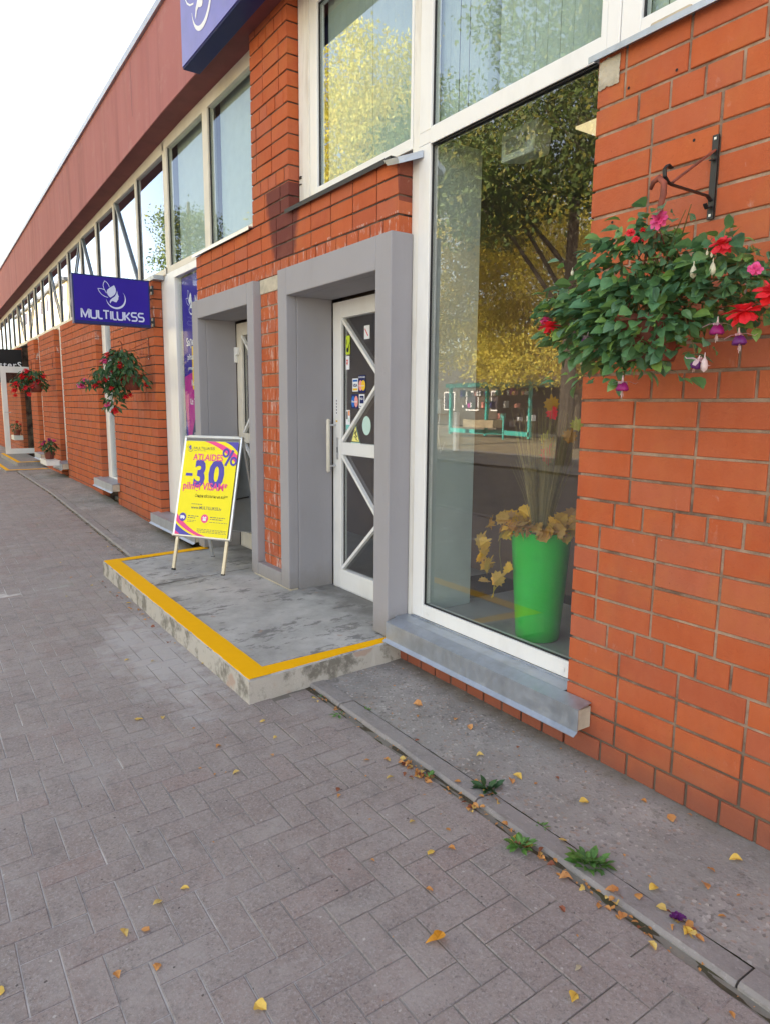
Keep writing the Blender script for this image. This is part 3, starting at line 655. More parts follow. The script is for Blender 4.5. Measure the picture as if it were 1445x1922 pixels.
# stickers on the near door (print on the glass)
FD=frame_mat((0,.298,0),(1,0,0),(0,0,1)); 
def rectp(x0,x1,z0,z1): return [(x0,z0),(x1,z0),(x1,z1),(x0,z1)]
def disc(cx,cz,r,n=20,ry=None): return [(cx+r*math.cos(2*math.pi*i/n),cz+(ry or r)*math.sin(2*math.pi*i/n)) for i in range(n)]
def stk(pts,mat,lv=0,name='sticker'): return shape(pts,name,mat,D1,FD,.0006+.0006*lv)
FD=frame_mat((.03,.335,0),(1,0,0),(0,0,1))
stk(rectp(-2.44,-2.385,1.83,1.96),'ink_lime'); stk(disc(-2.415,1.862,.016),'ink_black',1); stk([(-2.412,1.87),(-2.39,1.915),(-2.386,1.91),(-2.402,1.865)],'ink_black',1); stk(rectp(-2.43,-2.424,1.90,1.935),'ink_black',1)
stk(rectp(-2.44,-2.39,1.725,1.82),'ink_white'); stk([(-2.432,1.795),(-2.41,1.795),(-2.41,1.77),(-2.42,1.752),(-2.432,1.77)],'ink_red',1); stk(disc(-2.421,1.78,.006),'ink_white',2)
stk(rectp(-2.35,-2.275,1.57,1.66),'ink_white'); stk(rectp(-2.343,-2.282,1.638,1.652),'ink_blue',1); stk(rectp(-2.343,-2.282,1.577,1.592),'ink_gold',1); put(text_me('VISA',.03,'ink_navy',.03,shear=.2),'sticker_lettering',D1,FD,-2.345,1.602,.0014)
stk(rectp(-2.268,-2.18,1.56,1.68),'ink_navy'); stk(disc(-2.242,1.61,.026,ry=.036),'ink_salmon',1); stk(disc(-2.206,1.61,.026,ry=.036),'ink_gold',2); put(text_me('EUROCARD',.0155,'ink_white',.02),'sticker_lettering',D1,FD,-2.266,1.662,.0014); put(text_me('MasterCard',.014,'ink_white',.02),'sticker_lettering',D1,FD,-2.262,1.604,.0024)
stk(rectp(-2.362,-2.272,1.452,1.55),'ink_navy'); stk(disc(-2.338,1.50,.024,ry=.04),'ink_blue',1); stk(disc(-2.298,1.50,.024,ry=.04),'ink_salmon',2); put(text_me('Maestro',.021,'ink_white',.03),'sticker_lettering',D1,FD,-2.356,1.494,.0024)
stk(rectp(-2.262,-2.19,1.455,1.55),'ink_white'); stk(rectp(-2.252,-2.20,1.487,1.54),'ink_navy',1); put(text_me('VISA',.021,'ink_white',.03),'sticker_lettering',D1,FD,-2.25,1.512,.0022); put(text_me('Electron',.0145,'ink_navy',.02),'sticker_lettering',D1,FD,-2.255,1.463,.0014)
stk(rectp(-2.437,-2.38,1.30,1.44),'ink_white'); stk(rectp(-2.437,-2.38,1.30,1.335),'ink_teal',1); stk(rectp(-2.405,-2.385,1.40,1.435),'ink_orange',1); stk(rectp(-2.432,-2.412,1.375,1.43),'ink_grey',1); stk(rectp(-2.405,-2.388,1.355,1.385),'ink_mint',1)
stk(disc(-2.165,1.335,.055,ry=.066),'ink_mint')
stk([(-2.372,1.205),(-2.24,1.205),(-2.306,1.35)],'ink_mint'); stk([(-2.366,1.213),(-2.246,1.213),(-2.306,1.342)],'ink_black',1); stk([(-2.357,1.219),(-2.255,1.219),(-2.306,1.328)],'ink_safety',2)
for q in ([(-2.312,1.298),(-2.304,1.298),(-2.304,1.289),(-2.312,1.289)],[(-2.314,1.287),(-2.303,1.289),(-2.296,1.262),(-2.303,1.258)],[(-2.303,1.287),(-2.288,1.300),(-2.286,1.297),(-2.300,1.281)],[(-2.314,1.287),(-2.322,1.270),(-2.319,1.268),(-2.309,1.281)],[(-2.302,1.262),(-2.283,1.262),(-2.279,1.253),(-2.298,1.255)],[(-2.303,1.261),(-2.296,1.260),(-2.289,1.241),(-2.294,1.240)],[(-2.325,1.256),(-2.311,1.256),(-2.311,1.250),(-2.325,1.250)],[(-2.311,1.249),(-2.299,1.249),(-2.299,1.242),(-2.311,1.242)],[(-2.299,1.238),(-2.286,1.238),(-2.286,1.231),(-2.299,1.231)],[(-2.286,1.229),(-2.274,1.229),(-2.274,1.224),(-2.286,1.224)]): stk(q,'ink_black',3,'sticker_figure')
stk(rectp(-2.20,-2.13,1.92,2.01),'ink_white'); v_,f_=ribbon([(-2.19,1.99),(-2.15,1.94)],.008); g=MB(); g.add([tuple(FD@Vector((p.x,p.y,.0014))) for p in v_],f_); g.build('sticker_figure',M['ink_red'],D1)
FJ=frame_mat((0,.309,0),(1,0,0),(0,0,1)); shape(rectp(-2.505,-2.487,1.40,1.53),'frame_label','ink_white',D1,FJ,.001)
for i in range(5): shape(rectp(-2.501,-2.491,1.412+i*.022,1.424+i*.022),'frame_label','ink_grey',D1,FJ,.0016)
shape(rectp(-2.508,-2.484,1.352,1.364),'frame_label','ink_gold',D1,FJ,.001)

# ------------------------------------------------------------------ windows
def window(x0,x1,z0,z1,y=.085,fw_=.07,mat='white',gm='glass',panes=None,name='window',fb=None,ft=None,fr=None):
    g=MB(); fb=fb or fw_; ft=ft or fw_; fr=fr or fw_
    g.box((x0,y,z0),(x0+fw_,y+.06,z1)); g.box((x1-fr,y,z0),(x1,y+.06,z1)); g.box((x0+fw_,y,z0),(x1-fr,y+.06,z0+fb)); g.box((x0+fw_,y,z1-ft),(x1-fr,y+.06,z1))
    Wn=g.build(name,M[mat],BD,bevel=.004)
    MB().box((x0+fw_-.005,y+.026,z0+fb-.005),(x1-fr+.005,y+.032,z1-ft+.005)).build('pane',M[gm],Wn)
    s=MB(); a,b_,c_,d_=x0+fw_,x1-fr,z0+fb,z1-ft
    s.box((a,y+.014,c_),(a+.006,y+.025,d_)); s.box((b_-.006,y+.014,c_),(b_,y+.025,d_)); s.box((a+.006,y+.014,c_),(b_-.006,y+.025,c_+.006)); s.box((a+.006,y+.014,d_-.006),(b_-.006,y+.025,d_)); s.build('seal',M['rubber'],Wn)
    return Wn
WB=window(-1.245,.12,.262,2.836,fw_=.098,fb=.078,ft=.010)
for x in (-1.10,-.10): MB().box((x-.017,.0815,.290),(x+.017,.0845,.308)).build('drain_cap',M['white'],WB,bevel=.004)
g=MB(); g.box((-1.306,.088,.235),(-1.247,.20,4.14)); PO=g.build('window_post',M['agedwhite'],BD,bevel=.003)
g=MB(); g.box((-1.147,.083,2.826),(-.034,.15,2.906)); g.build('transom',M['white'],BD,bevel=.003)
WU=window(-1.245,-.035,2.900,4.12,gm='glass_up',fw_=.098,fb=.012,fr=.03)
MB().box((-1.244,.0851,2.837),(-1.148,.15,2.899)).build('window_post',M['white'],BD)
MB().box((-.033,.082,2.80),(.028,.2,4.14)).build('window_post',M['white'],BD,bevel=.003)
WR=window(.03,1.3,2.80,4.12,gm='glass_up',fw_=.09,fb=.1)
WL=window(-2.463,-1.308,2.845,4.12,gm='glass_up',fw_=.10,fb=.060,fr=.02,mat='white')
g=MB(); g.box((-2.614,.080,2.80),(-2.465,.2,4.14)); g.build('window_post',M['agedwhite'],BD,bevel=.006)
g=MB()
for z in (3.02,3.01,2.97): g.box((-2.60,.07,z),(-2.57,.0799,z+.004))
g.build('bent_nail',M['black'],BD)
def slats(W_n,x0,x1,z0,z1,y=.175,drop=()):
    x=x0; i=0; r_=random.Random(int(x0*100))
    while x<x1-.02:
        wd=.066; a=r_.uniform(.02,.22); 
        if i in drop: a=1.2
        dx=math.cos(a)*wd/2; dyy=math.sin(a)*wd/2; cx=x+.035; zb=z0
        g=MB(); g.v=[(cx-dx,y-dyy,zb),(cx,y-.006,zb),(cx+dx,y+dyy,zb),(cx-dx,y-dyy,z1),(cx,y-.006,z1),(cx+dx,y+dyy,z1)]; g.f=[(0,1,4,3),(1,2,5,4)]; g.mi=[0,0]
        o=g.build('blind_slat',M['blind'],W_n,smooth=True); x+=.075; i+=1
slats(WL,-2.36,-1.33,2.86,4.1); slats(WU,-1.18,-.05,2.90,4.1,drop=(5,)); slats(WR,.1,1.2,2.86,4.1)
# galvanised sills
def sill(x0,x1,zt,yf,h=.10,endcap=True,yb=.08):
    g=MB(); g.hexa([(x0,yf,zt-.003),(x1,yf,zt-.003),(x1,yb,zt+.012),(x0,yb,zt+.012),(x0,yf,zt),(x1,yf,zt),(x1,yb,zt+.016),(x0,yb,zt+.016)])
    g.box((x0,yf,zt-h),(x1,yf+.003,zt-.003)); g.hexa([(x0,yf-.022,zt-h-.016),(x1,yf-.022,zt-h-.016),(x1,yf+.001,zt-h-.002),(x0,yf+.001,zt-h-.002),(x0,yf-.022,zt-h-.013),(x1,yf-.022,zt-h-.013),(x1,yf+.001,zt-h+.001),(x0,yf+.001,zt-h+.001)])
    s=g.build('window_sill',M['galv'],BD)
    MB().box((x0+.01,yf+.006,zt-h+.005),(x1-.004,-.004 if x1<-1 else -.006,zt-.004)).build('sill_core',M['ink_white'] if False else M['plaster'],s)
    return s
sill(-1.262,.145,.236,-.088,.098,yb=-.009); 
g=MB(); g.box((-1.30,-.008,.242),(-.004,.083,.252)); g.box((-1.245,.078,.2521),(-.004,.084,.262)); g.build('sill_flashing',M['galv'],BD)
wb_=wall(-1.30,0,-.1,.238,y=.0,depth=.2,m='mortar_dark')
bricks(wb_,-1.30,-.002,-4,-1,True,ax=-1.26,joints=lambda k:[-1.30]+[-1.30+.13*i for i in range(1,10)]+[-.002])
MB().box((-1.29,-.0,.195),(-.004,.05,.24)).build('sill_bed',M['mortar'],BD)
# short gutter bracket at the post
g=MB(); g.hexa([(-1.345,-.05,2.745),(-1.25,-.04,2.735),(-1.20,.08,2.775),(-1.31,.08,2.785),(-1.365,-.06,2.775),(-1.25,-.05,2.765),(-1.20,.08,2.81),(-1.33,.08,2.815)]); g.build('folded_flashing',M['galv'],BD)
# sills of the upper windows over the wall
g=MB(); g.box((-2.62,-.03,2.792),(-1.34,.08,2.80)); g.box((-2.62,-.032,2.772),(-1.34,-.029,2.80)); g.build('cap_flashing',M['rubber'],BD)
g=MB(); g.box((-4.53,-.03,2.806),(-3.236,.08,2.815)); g.box((-4.53,-.032,2.79),(-3.236,-.029,2.815)); g.build('cap_flashing',M['alu'],BD)

# ribbon window along the front
def zs(x): return 4.15-.019*max(0,-x-5)
ml=[-4.42,-5.60,-6.72,-7.79,-8.83,-9.92,-10.98,-11.87,-12.84,-13.80,-14.74,-15.72,-16.66]
while ml[-1]>-44: ml.append(ml[-1]-.95)
xsr=[-3.24]+ml
for i in range(len(xsr)-1):
    xb,xa=xsr[i],xsr[i+1]; hw=.065 if i<2 else .03
    zt=zs((xa+xb)/2)-.03; z0=2.83
    g=MB(); g.box((xa-hw,.0851,z0+.06),(xa+hw,.149,zt-.06)); 
    f0=.085; g.box((xa-hw,f0,z0),(xb-(hw if i else 0),f0+.06,z0+.06)) if i else g.box((xa-hw,f0,z0),(xb,f0+.06,z0+.06))
    g.hexa([(xa-hw,f0,zt-.08),(xb-hw,f0,zt-.08),(xb-hw,f0+.06,zt-.08),(xa-hw,f0+.06,zt-.08),(xa-hw,f0,zs(xa)+.03),(xb-hw,f0,zs(xb)+.03),(xb-hw,f0+.06,zs(xb)+.03),(xa-hw,f0+.06,zs(xa)+.03)])
    Wn=g.build('ribbon_window',M['cream'] if i<14 else M['cream'],BD)
    MB().box((xa+hw-.004,.112,z0+.055),(xb-(hw if i else 0)+.004,.118,zt-.07)).build('pane',M['glass_dim' if i<2 else 'glass_up'],Wn)
    MB().box((xa+hw,.100,z0+.06),(xa+hw+.012,.111,zt-.08)).build('seal',M['rubber'],Wn)
    if i in (0,1):
        MB().box((xa+hw+.02,.2,z0),(xb-hw-.01,.22,zt)).build('frosted_screen',M['blind'],Wn)
# steel truss diagonals behind the glass
for a,b_ in (((-7.75,4.02),(-6.78,2.86)),((-9.85,3.98),(-8.90,2.86)),((-9.97,3.98),(-11.2,2.86)),((-12.8,3.92),(-11.9,2.86)),((-14.7,3.88),(-15.9,2.86)),((-17.6,3.85),(-16.6,2.86))):
    MB().bar((a[0],.098,a[1]),(b_[0],.098,b_[1]),.026,.02,up=(0,1,0)).build('glazing_brace',M['greyback'],BD)
# tall windows down the left side
def tall(xa,xb,post_w,z0=.26):
    g=MB(); g.box((xa,.10,z0-.03),(xa+post_w*.45,.18,2.83)); g.box((xa+post_w*.48,.085,z0-.03),(xa+post_w,.16,2.83))
    g.box((xa+post_w,.085,z0-.03),(xb,.15,z0+.05)); g.box((xa+post_w,.085,2.76),(xb,.15,2.83))
    Wn=g.build('tall_window',M['white'],BD,bevel=.003)
    MB().box((xa+post_w-.005,.112,z0+.04),(xb,.118,2.77)).build('pane',M['glass_clear'],Wn)
    MB().box((xa+post_w*.45,.12,z0),(xa+post_w*.48,.15,2.8)).build('seal',M['rubber'],Wn)
    return Wn
tall(-5.905,-4.40,.49,.25); tall(-8.95,-7.80,.40,.38); tall(-12.35,-11.40,.5,.40); tall(-14.75,-13.9,.35,.42)
sill(-6.02,-4.52,.245,-.09,.10); sill(-8.90,-7.76,.392,-.10,.10); sill(-12.3,-11.42,.40,-.11,.10); sill(-14.7,-13.85,.42,-.11,.1)
g=MB(); g.box((-6.0,-.02,2.785),(-5.78,.09,2.83)); g.box((-8.9,-.02,2.79),(-8.68,.09,2.83)); g.build('folded_flashing',M['galv'],BD)

# fascia, coping, soffit and roof
g=MB(); xs2=[3.4,-5]+[-5-2.5*i for i in range(1,17)]
def zt_(x): return 5.06-.019*max(0,-x-5)
for xb,xa in zip(xs2[:-1],xs2[1:]):
    g.m=0; g.hexa([(xa,-.12,zs(xa)),(xb,-.12,zs(xb)),(xb,.0,zs(xb)),(xa,.0,zs(xa)),(xa,-.12,zt_(xa)),(xb,-.12,zt_(xb)),(xb,.0,zt_(xb)),(xa,.0,zt_(xa))])
g.build('fascia',M['fascia'],BD)
g=MB()
for xb,xa in zip(xs2[:-1],xs2[1:]): g.hexa([(xa,-.112,zs(xa)-.004),(xb,-.112,zs(xb)-.004),(xb,.086,zs(xb)-.004),(xa,.086,zs(xa)-.004),(xa,-.112,zs(xa)+.0-.001),(xb,-.112,zs(xb)-.001),(xb,.086,zs(xb)-.001),(xa,.086,zs(xa)-.001)])
g.build('soffit',M['soffit'],BD)
x=3.4
while x>-44:
    xb,xa=x,x-1.95
    g=MB(); g.hexa([(xa+.004,-.15,zt_(xa)-.05),(xb,-.15,zt_(xb)-.05),(xb,.1,zt_(xb)-.0),(xa+.004,.1,zt_(xa)-.0),(xa+.004,-.15,zt_(xa)+.015),(xb,-.15,zt_(xb)+.015),(xb,.1,zt_(xb)+.03),(xa+.004,.1,zt_(xa)+.03)]); g.build('coping',M['coping'],BD); x=xa
g=MB()
for (x,z0_,z1_) in ((-5.95,4.42,4.94),(-4.3,4.55,4.62),(-10.15,4.35,4.8)): 
    pts=[(x+noise.noise((i*.7,x,0))*.01,z0_+(z1_-z0_)*i/12) for i in range(13)]
    v,f=ribbon(pts,.008); g.add([(p.x,-.1215,p.y) for p in v],f)
g.build('fascia_crack',M['ink_black'],BD)
# building shell and rooms behind the glass
g=MB(); g.box((-45,6,-.1),(3.4,6.2,5.0)); g.box((3.2,.25,-.1),(3.4,6,5.0)); g.box((-45,.25,-.1),(-44.8,6,5.0)); g.build('inner_wall',M['inwall'],BD)
MB().box((-45,.0,4.72),(3.4,6.2,4.78)).build('roof',M['roof'],BD)
g=MB(); g.box((-1.30,.16,2.875),(3.2,6,2.9)); g.box((-44.8,.30,2.805),(-1.306,6,2.82)); g.build('inner_ceiling',M['ceil'],BD)
MB().box((-44.8,.16,.05),(3.2,6,.108)).build('inner_floor',M['floor'],BD)
MB().box((-1.245,.146,.108),(3.2,.95,.285)).build('window_plinth',M['floor'],BD)
MB().box((-2.2,.955,.1085),(.3,2.1,.114)).build('dark_floor_mat',M['matdark'],BD)
g=MB(); g.box((-1.30,.15,.286),(-1.16,.46,2.874)); g.build('inner_side_panel',M['inpanel'],BD,bevel=.004)
g=MB(); g.box((-4.6,1.6,.108),(-1.31,1.66,2.8)); g.build('vestibule_wall',M['inwall'],BD)
g=MB(); g.box((-44.8,2.6,2.82),(-3.3,2.65,4.7)); g.build('inner_partition',M['drk'],BD)
g=MB(); g.box((-3.0,.5,2.91),(3.2,.52,4.7)); g.build('inner_partition',M['drk'],BD)
CT=MB(); CT.box((-4.2,2.4,.108),(.4,2.95,.86)); c_=CT.build('sales_counter',plain('counter_rose',(.42,.24,.22),.5),BD)
for i in range(12): MB().box((-4.18+i*.38,2.385,.15),(-4.18+i*.38+.37,2.399,.83)).build('counter_panel',plain('counter_tile',(.55,.33,.30),.4) if i==0 else bpy.data.materials['counter_tile'],c_)
for (x,y) in ((-.645,.62),(-2.03,2.33)): MB().box((x,y,2.862),(x+.8,y+.28,2.874)).build('ceiling_lamp',M['lamp'],BD)

# ================================================================== SIGNS
# light box on the fascia
LB=empty('light_box_sign',(-3.93,-.27,4.10),label='big violet light box sign mounted high on the maroon fascia',cat='sign')
g=MB(); g.box((0,.008,0),(3.3,.145,.86)); g.build('casing',M['ink_navy'],LB,bevel=.004)
MB().box((.012,0,.012),(3.288,.008,.848)).build('face',plain('sign_face_pale',(.12,.11,.44),.3),LB)
F=frame_mat((0,0,0),(1,0,0),(0,0,1)); emblem(LB,F,.10,.12,.60,'ink_white','ink_white',.002)
word('MULTILUKSS','lettering','ink_white',LB,F,.95,.24,.32,.05,gap=.4,d=.002)

# projecting sign on the pier
PS=empty('projecting_sign',(-5.88,-.82,2.28),label='violet rectangular blade sign projecting from the brick pier above the flower basket',cat='sign')
g=MB(); g.box((-.045,0,0),(.045,.77,.49)); g.build('casing',M['ink_navy'],PS,bevel=.003)
for s_ in (1,-1):
    MB().box((.0455*s_,.014,.03),(.047*s_,.756,.476)).build('face',M['ink_signface'],PS)
F=frame_mat((.0475,0,0),(0,1,0),(0,0,1)); emblem(PS,F,.245,.175,.275,'ink_pale','ink_pale',.0008)
word('MULTILUKSS','lettering','ink_pale',PS,F,.075,.060,.082,.0155,gap=.30,sx=.70,d=.0008)
for z in (.40,.065):
    g=MB(); g.box((-.03,.771,z-.035),(.03,.779,z+.035)); g.box((-.03,.80,z-.045),(.03,.818,z+.045)); g.box((-.022,.779,z-.012),(.022,.80,z+.012))
    g.lathe([(0,0),(.008,0)],(.0,0,0),6); g.build('bracket',M['black'],PS)

# pavement A-board
ux=Vector((.846,.534,0)); nn=Vector((-.534,.845,0)); base=Vector((-3.745,-.575,0))
AB=empty('a_board',(-3.745,-.575,slz(-.5)),label='yellow and violet folding A-board sign advertising a 30 percent discount',cat='a-board sign')
AB.rotation_euler=(0,0,math.atan2(ux.y,ux.x))
# local: x along the board, y backwards, z up
H_,TY=1.09,.275
def af(x,z,o=0.0): # point on the front leaf
    t=z/H_; n=Vector((0,-H_,TY)).normalized(); return Vector((x,TY*t,z))+Vector((0,n.y,n.z))*o
def leaf_panel(side):
    f=(lambda x,z,o=0.0: af(x,z,o)) if side==0 else (lambda x,z,o=0.0: Vector((af(x,z,o).x,2*TY-af(x,z,o).y,af(x,z,o).z)))
    za=.285
    g=MB(); g.hexa([f(0,za,-.012),f(.56,za,-.012),f(.56,za,.0),f(0,za,.0)]+[f(0,H_,-.012),f(.56,H_,-.012),f(.56,H_,0),f(0,H_,0)])
    p=g.build('back_panel' if side else 'front_panel',M['greyback'],AB)
    for (a,b_) in (((0,za),(0,H_)),((.56,za),(.56,H_)),((-.012,za),(.572,za)),((-.012,H_),(.572,H_))):
        MB().tube([f(a[0],a[1],.003),f(b_[0],b_[1],.003)],.014,8).build('frame_profile',M['alu'],p,smooth=False)
    for x in (.03,.53):
        MB().bar(f(x,0,-.01),f(x,za,-.01),.026,.016,up=(0,1,0)).build('leg',M['legmetal'] if side==0 else M['alu'],AB)
        MB().bar(f(x,0,-.01),f(x,.015,-.01),.029,.019,up=(0,1,0)).build('foot_cap',M['rubber'],AB)
    return p
p0=leaf_panel(0); p1=leaf_panel(1)
MB().tube([(.03,TY,H_+.012),(.53,TY,H_+.012)],.008,8).build('hinge_rod',M['alu'],AB)
for x in (.02,.54): MB().bar((x,TY*.55+.02,.6),(x,2*TY-TY*.55-.02,.6),.006,.012).build('stay',M['black'],AB)
# poster: local 2-D frame (x right, y up the leaf)
PW_,PH_=.532,.79
o_=af(.014,.292,.0175); upv=(af(.014,1.08,.0175)-o_).normalized()
F=frame_mat(o_,(1,0,0),upv)
PO_=shape(rectp(0,PW_,0,PH_),'poster','ink_yellow',p0,F,0)
PT=p0
def P2(u,v): return (u*PW_,(1-v)*PH_)
def curve2(a,c,b_,n=10): return [((1-t)**2*a[0]+2*t*(1-t)*c[0]+t*t*b_[0],(1-t)**2*a[1]+2*t*(1-t)*c[1]+t*t*b_[1]) for t in (i/n for i in range(n+1))]
def band(a1,c1,b1,a2,c2,b2,mat,lv): shape([P2(*q) for q in curve2(a1,c1,b1)]+[P2(*q) for q in curve2(b2,c2,a2)],'poster_stripe',mat,PT,F,.0004*lv)
band((.36,0),(.72,.06),(1,.225),(.56,0),(.80,.04),(1,.135),'ink_pink',1)
band((.74,0),(.9,.03),(1,.105),(1,0),(1,0),(1,0),'ink_purple',1)
band((0,.78),(.25,.95),(.60,1),(0,.86),(.2,.96),(.44,1),'ink_pink',1)
band((0,.885),(.14,.96),(.36,1),(0,1),(0,1),(0,1),'ink_purple',1)
band((0,.96),(.05,.975),(.10,1),(0,1),(0,1),(0,1),'ink_pink',2)
def T(s_,u,v,size,mat,bold=.02,sx=1.0,lv=3,shear=0,sp=1.0,name='lettering'):
    q=P2(u,v); put(text_me(s_,size,mat,bold,sp,shear,sx=sx),name,PT,F,q[0],q[1],.0004*lv)
T('3',.225,.475,.300,'ink_purple',.040,sx=.84); T('0',.515,.475,.305,'ink_purple',.040,sx=.98); shape([P2(*q) for q in ((.075,.345),(.205,.345),(.205,.375),(.075,.375))],'lettering','ink_purple',PT,F,.0012)
for c_ in ((.79,.115),(.945,.20)):
    g=MB(); v_,f_=ribbon([(c_[0]*PW_+.026*math.cos(2*math.pi*i/16),(1-c_[1])*PH_+.030*math.sin(2*math.pi*i/16)) for i in range(16)],.018,closed=True); g.add([tuple(F@Vector((p.x,p.y,.0018))) for p in v_],f_); g.build('percent_mark',M['ink_purple'],PT)
v_,f_=ribbon([P2(.92,.085),P2(.80,.25)],.022); g=MB(); g.add([tuple(F@Vector((p.x,p.y,.0022))) for p in v_],f_); g.build('percent_mark',M['ink_purple'],PT)
T('ATLAIDES',.18,.205,.078,'ink_pink',.020,sx=.88,lv=4)
T('pilnīgi VISAM*',.05,.515,.086,'ink_pink',.020,sx=.90,lv=6)
T('Скидки абсолютно на всё!**',.30,.595,.036,'ink_black',.004,sx=.66,shear=.3)
T('www.MULTILUKSS.lv',.26,.72,.036,'ink_grey',.01,sx=.95)
word('MULTILUKSS','lettering','ink_grey',PT,F,P2(.175,.088)[0],P2(.175,.088)[1],.019,.003,gap=.33,d=.0014)
emblem(PT,F,P2(.03,.115)[0],P2(.03,.115)[1],.066,'ink_purple','ink_grey',.0014)
for (u,v,mt) in ((.12,.815,'ink_purple'),(.54,.815,'ink_pink')): shape(disc(*P2(u,v),.036),'poster_badge',mt,PT,F,.0012)
q=P2(.12,.815); shape([(q[0]-.024,q[1]-.010),(q[0]+.022,q[1]-.010),(q[0]+.022,q[1]+.002),(q[0]+.010,q[1]+.013),(q[0]-.024,q[1]+.013)],'badge_van','ink_white',PT,F,.0018)
for dx in (-.014,.012): shape(disc(q[0]+dx,q[1]-.011,.006,10),'badge_van','ink_white',PT,F,.0022)
q=P2(.54,.815); shape([(q[0]-.016,q[1]-.018),(q[0]+.016,q[1]-.018),(q[0]+.016,q[1]+.004),(q[0]-.016,q[1]+.004)],'badge_gift','ink_white',PT,F,.0018); shape([(q[0]-.020,q[1]+.006),(q[0]+.020,q[1]+.006),(q[0]+.014,q[1]+.020),(q[0],q[1]+.010),(q[0]-.014,q[1]+.020)],'badge_gift','ink_white',PT,F,.0022)
# lines too small to read in the photograph: fine printed rules
g=MB()
def rule(u0,u1,v,h=.006):
    u=u0; r_=random.Random(int(v*1000))
    while u<u1:
        w_=r_.uniform(.02,.06); a=P2(u,v); b_=P2(min(u+w_,u1),v); g.add([tuple(F@Vector((x,y,.0012))) for x,y in ((a[0],a[1]),(b_[0],a[1]),(b_[0],a[1]+h),(a[0],a[1]+h))],[(0,1,2,3)]); u+=w_+.012
for a in ((.26,.46,.672,.005),(.22,.42,.80),(.22,.36,.82),(.22,.38,.845,.004),(.22,.34,.86,.004),(.64,.92,.80),(.64,.88,.82),(.64,.97,.85,.004),(.42,.97,.93,.004),(.42,.97,.945,.004),(.44,.97,.96,.004),(.18,.40,.105,.003)): rule(*a)
g.build('small_print',M['ink_grey'],PT)

# banner behind the tall window
BN=empty('window_banner',(-5.34,.135,1.0),label='tall violet and pink printed banner standing behind the narrow window left of the doorways',cat='banner')
F=frame_mat((0,0,0),(1,0,0),(0,0,1)); Wb=.88
MB().box((0,.001,-.70),(Wb,.004,1.74)).build('banner_sheet',M['ink_signface'],BN)
def bsh(p,mt,lv=1): shape(p,'banner_print',mt,BN,F,.0006*lv)
bsh([(.0,.75),(.0,.50),(.08,.10),(.30,-.4),(.95,-.4),(.95,.3),(.55,.52),(.30,.80)],'ink_magenta'); bsh([(.05,-.69),(.30,-.69),(.26,-.2),(.15,.08),(.07,-.2)],'ink_orange',2); bsh([(.25,.62),(.98,.62),(.98,1.08),(.25,1.05)],'ink_gold',2); bsh([(.18,.15),(.9,.15),(.9,.62),(.45,.58)],'ink_navy',3)
emblem(BN,F,.13,1.36,.25,'ink_white','ink_white',.003)
word('MULTILUKSS','lettering','ink_white',BN,F,.40,1.44,.085,.013,gap=.3,sx=.62,d=.003)
for s_,x,z,sz in (('Saņem -15%',.10,1.06,.115),('pilnas cenas',.12,.92,.085),('pirmajam pirkumam',.13,.82,.05),('Kods NEIL15',.22,.66,.085),('Uz Tavu dzimšanas',.16,.47,.085),('dienu!',.5,.33,.085),('SKENĒ UN IEPĒRCIES',.26,.14,.065),('WWW.MULTILUKSS.LV',.27,.05,.065)):
    put(text_me(s_,sz,'ink_white',.012),'lettering',BN,F,x,z,.0032)
bsh([(.30,-.66),(.95,-.66),(.95,-.02),(.30,-.02)],'ink_white',4)

# far shop's hanging sign, open door and steps
FS=empty('projecting_sign',(-16.5,-.98,1.93),label='black blade sign with white serif letters above the open glass door far down the wall',cat='sign')
MB().box((-.05,0,0),(.05,.97,.76)).build('casing',M['ink_black'],FS)
F=frame_mat((.051,0,0),(0,1,0),(0,0,1)); me=text_me('sterS',.20,'ink_white',.012,spacing=1.15,align='RIGHT'); put(me,'lettering',FS,F,.95,.34,.002)
def open_leaf():
    D=empty('open_glass_door',(-16.3,-.50,.295),label='white framed glass door standing wide open beyond the far flower basket',cat='door')
    g=MB(); g.box((-.03,0,0),(.03,.11,2.0)); g.box((-.03,.62,0),(.03,.73,2.0)); g.box((-.03,.11,0),(.03,.62,.12)); g.box((-.03,.11,1.86),(.03,.62,2.0)); g.build('frame',M['white'],D,bevel=.004)
    MB().box((-.004,.105,.115),(.004,.625,1.865)).build('pane',M['glass'],D)
    g=MB(); g.box((.031,.03,.95),(.06,.05,.97)); g.box((.05,.03,.95),(.06,.16,.965)); g.build('handle',M['alu'],D)
    return D
open_leaf()
FST=empty('entrance_step',(-15.2,0,.13),label='two small concrete steps with faded yellow edges below the far open door',cat='step')
def stepbox(x0,x1,y0,z0,z1):
    s_=MB().box((x0,y0,z0),(x1,.02-0,z1)).build('step_block',M['kerb'],FST,bevel=.006)
    g=MB(); g.box((x0,y0-.002,z1),(x1,y0+.07,z1+.004)); g.box((x1-.11,y0+.0701,z1),(x1+.002,-.0,z1+.004)); g.build('painted_line',M['yellow'],s_)
stepbox(-2.2,.9,-.50,-.10,.11); stepbox(-1.2,1.75,-.80,-.10,.025)

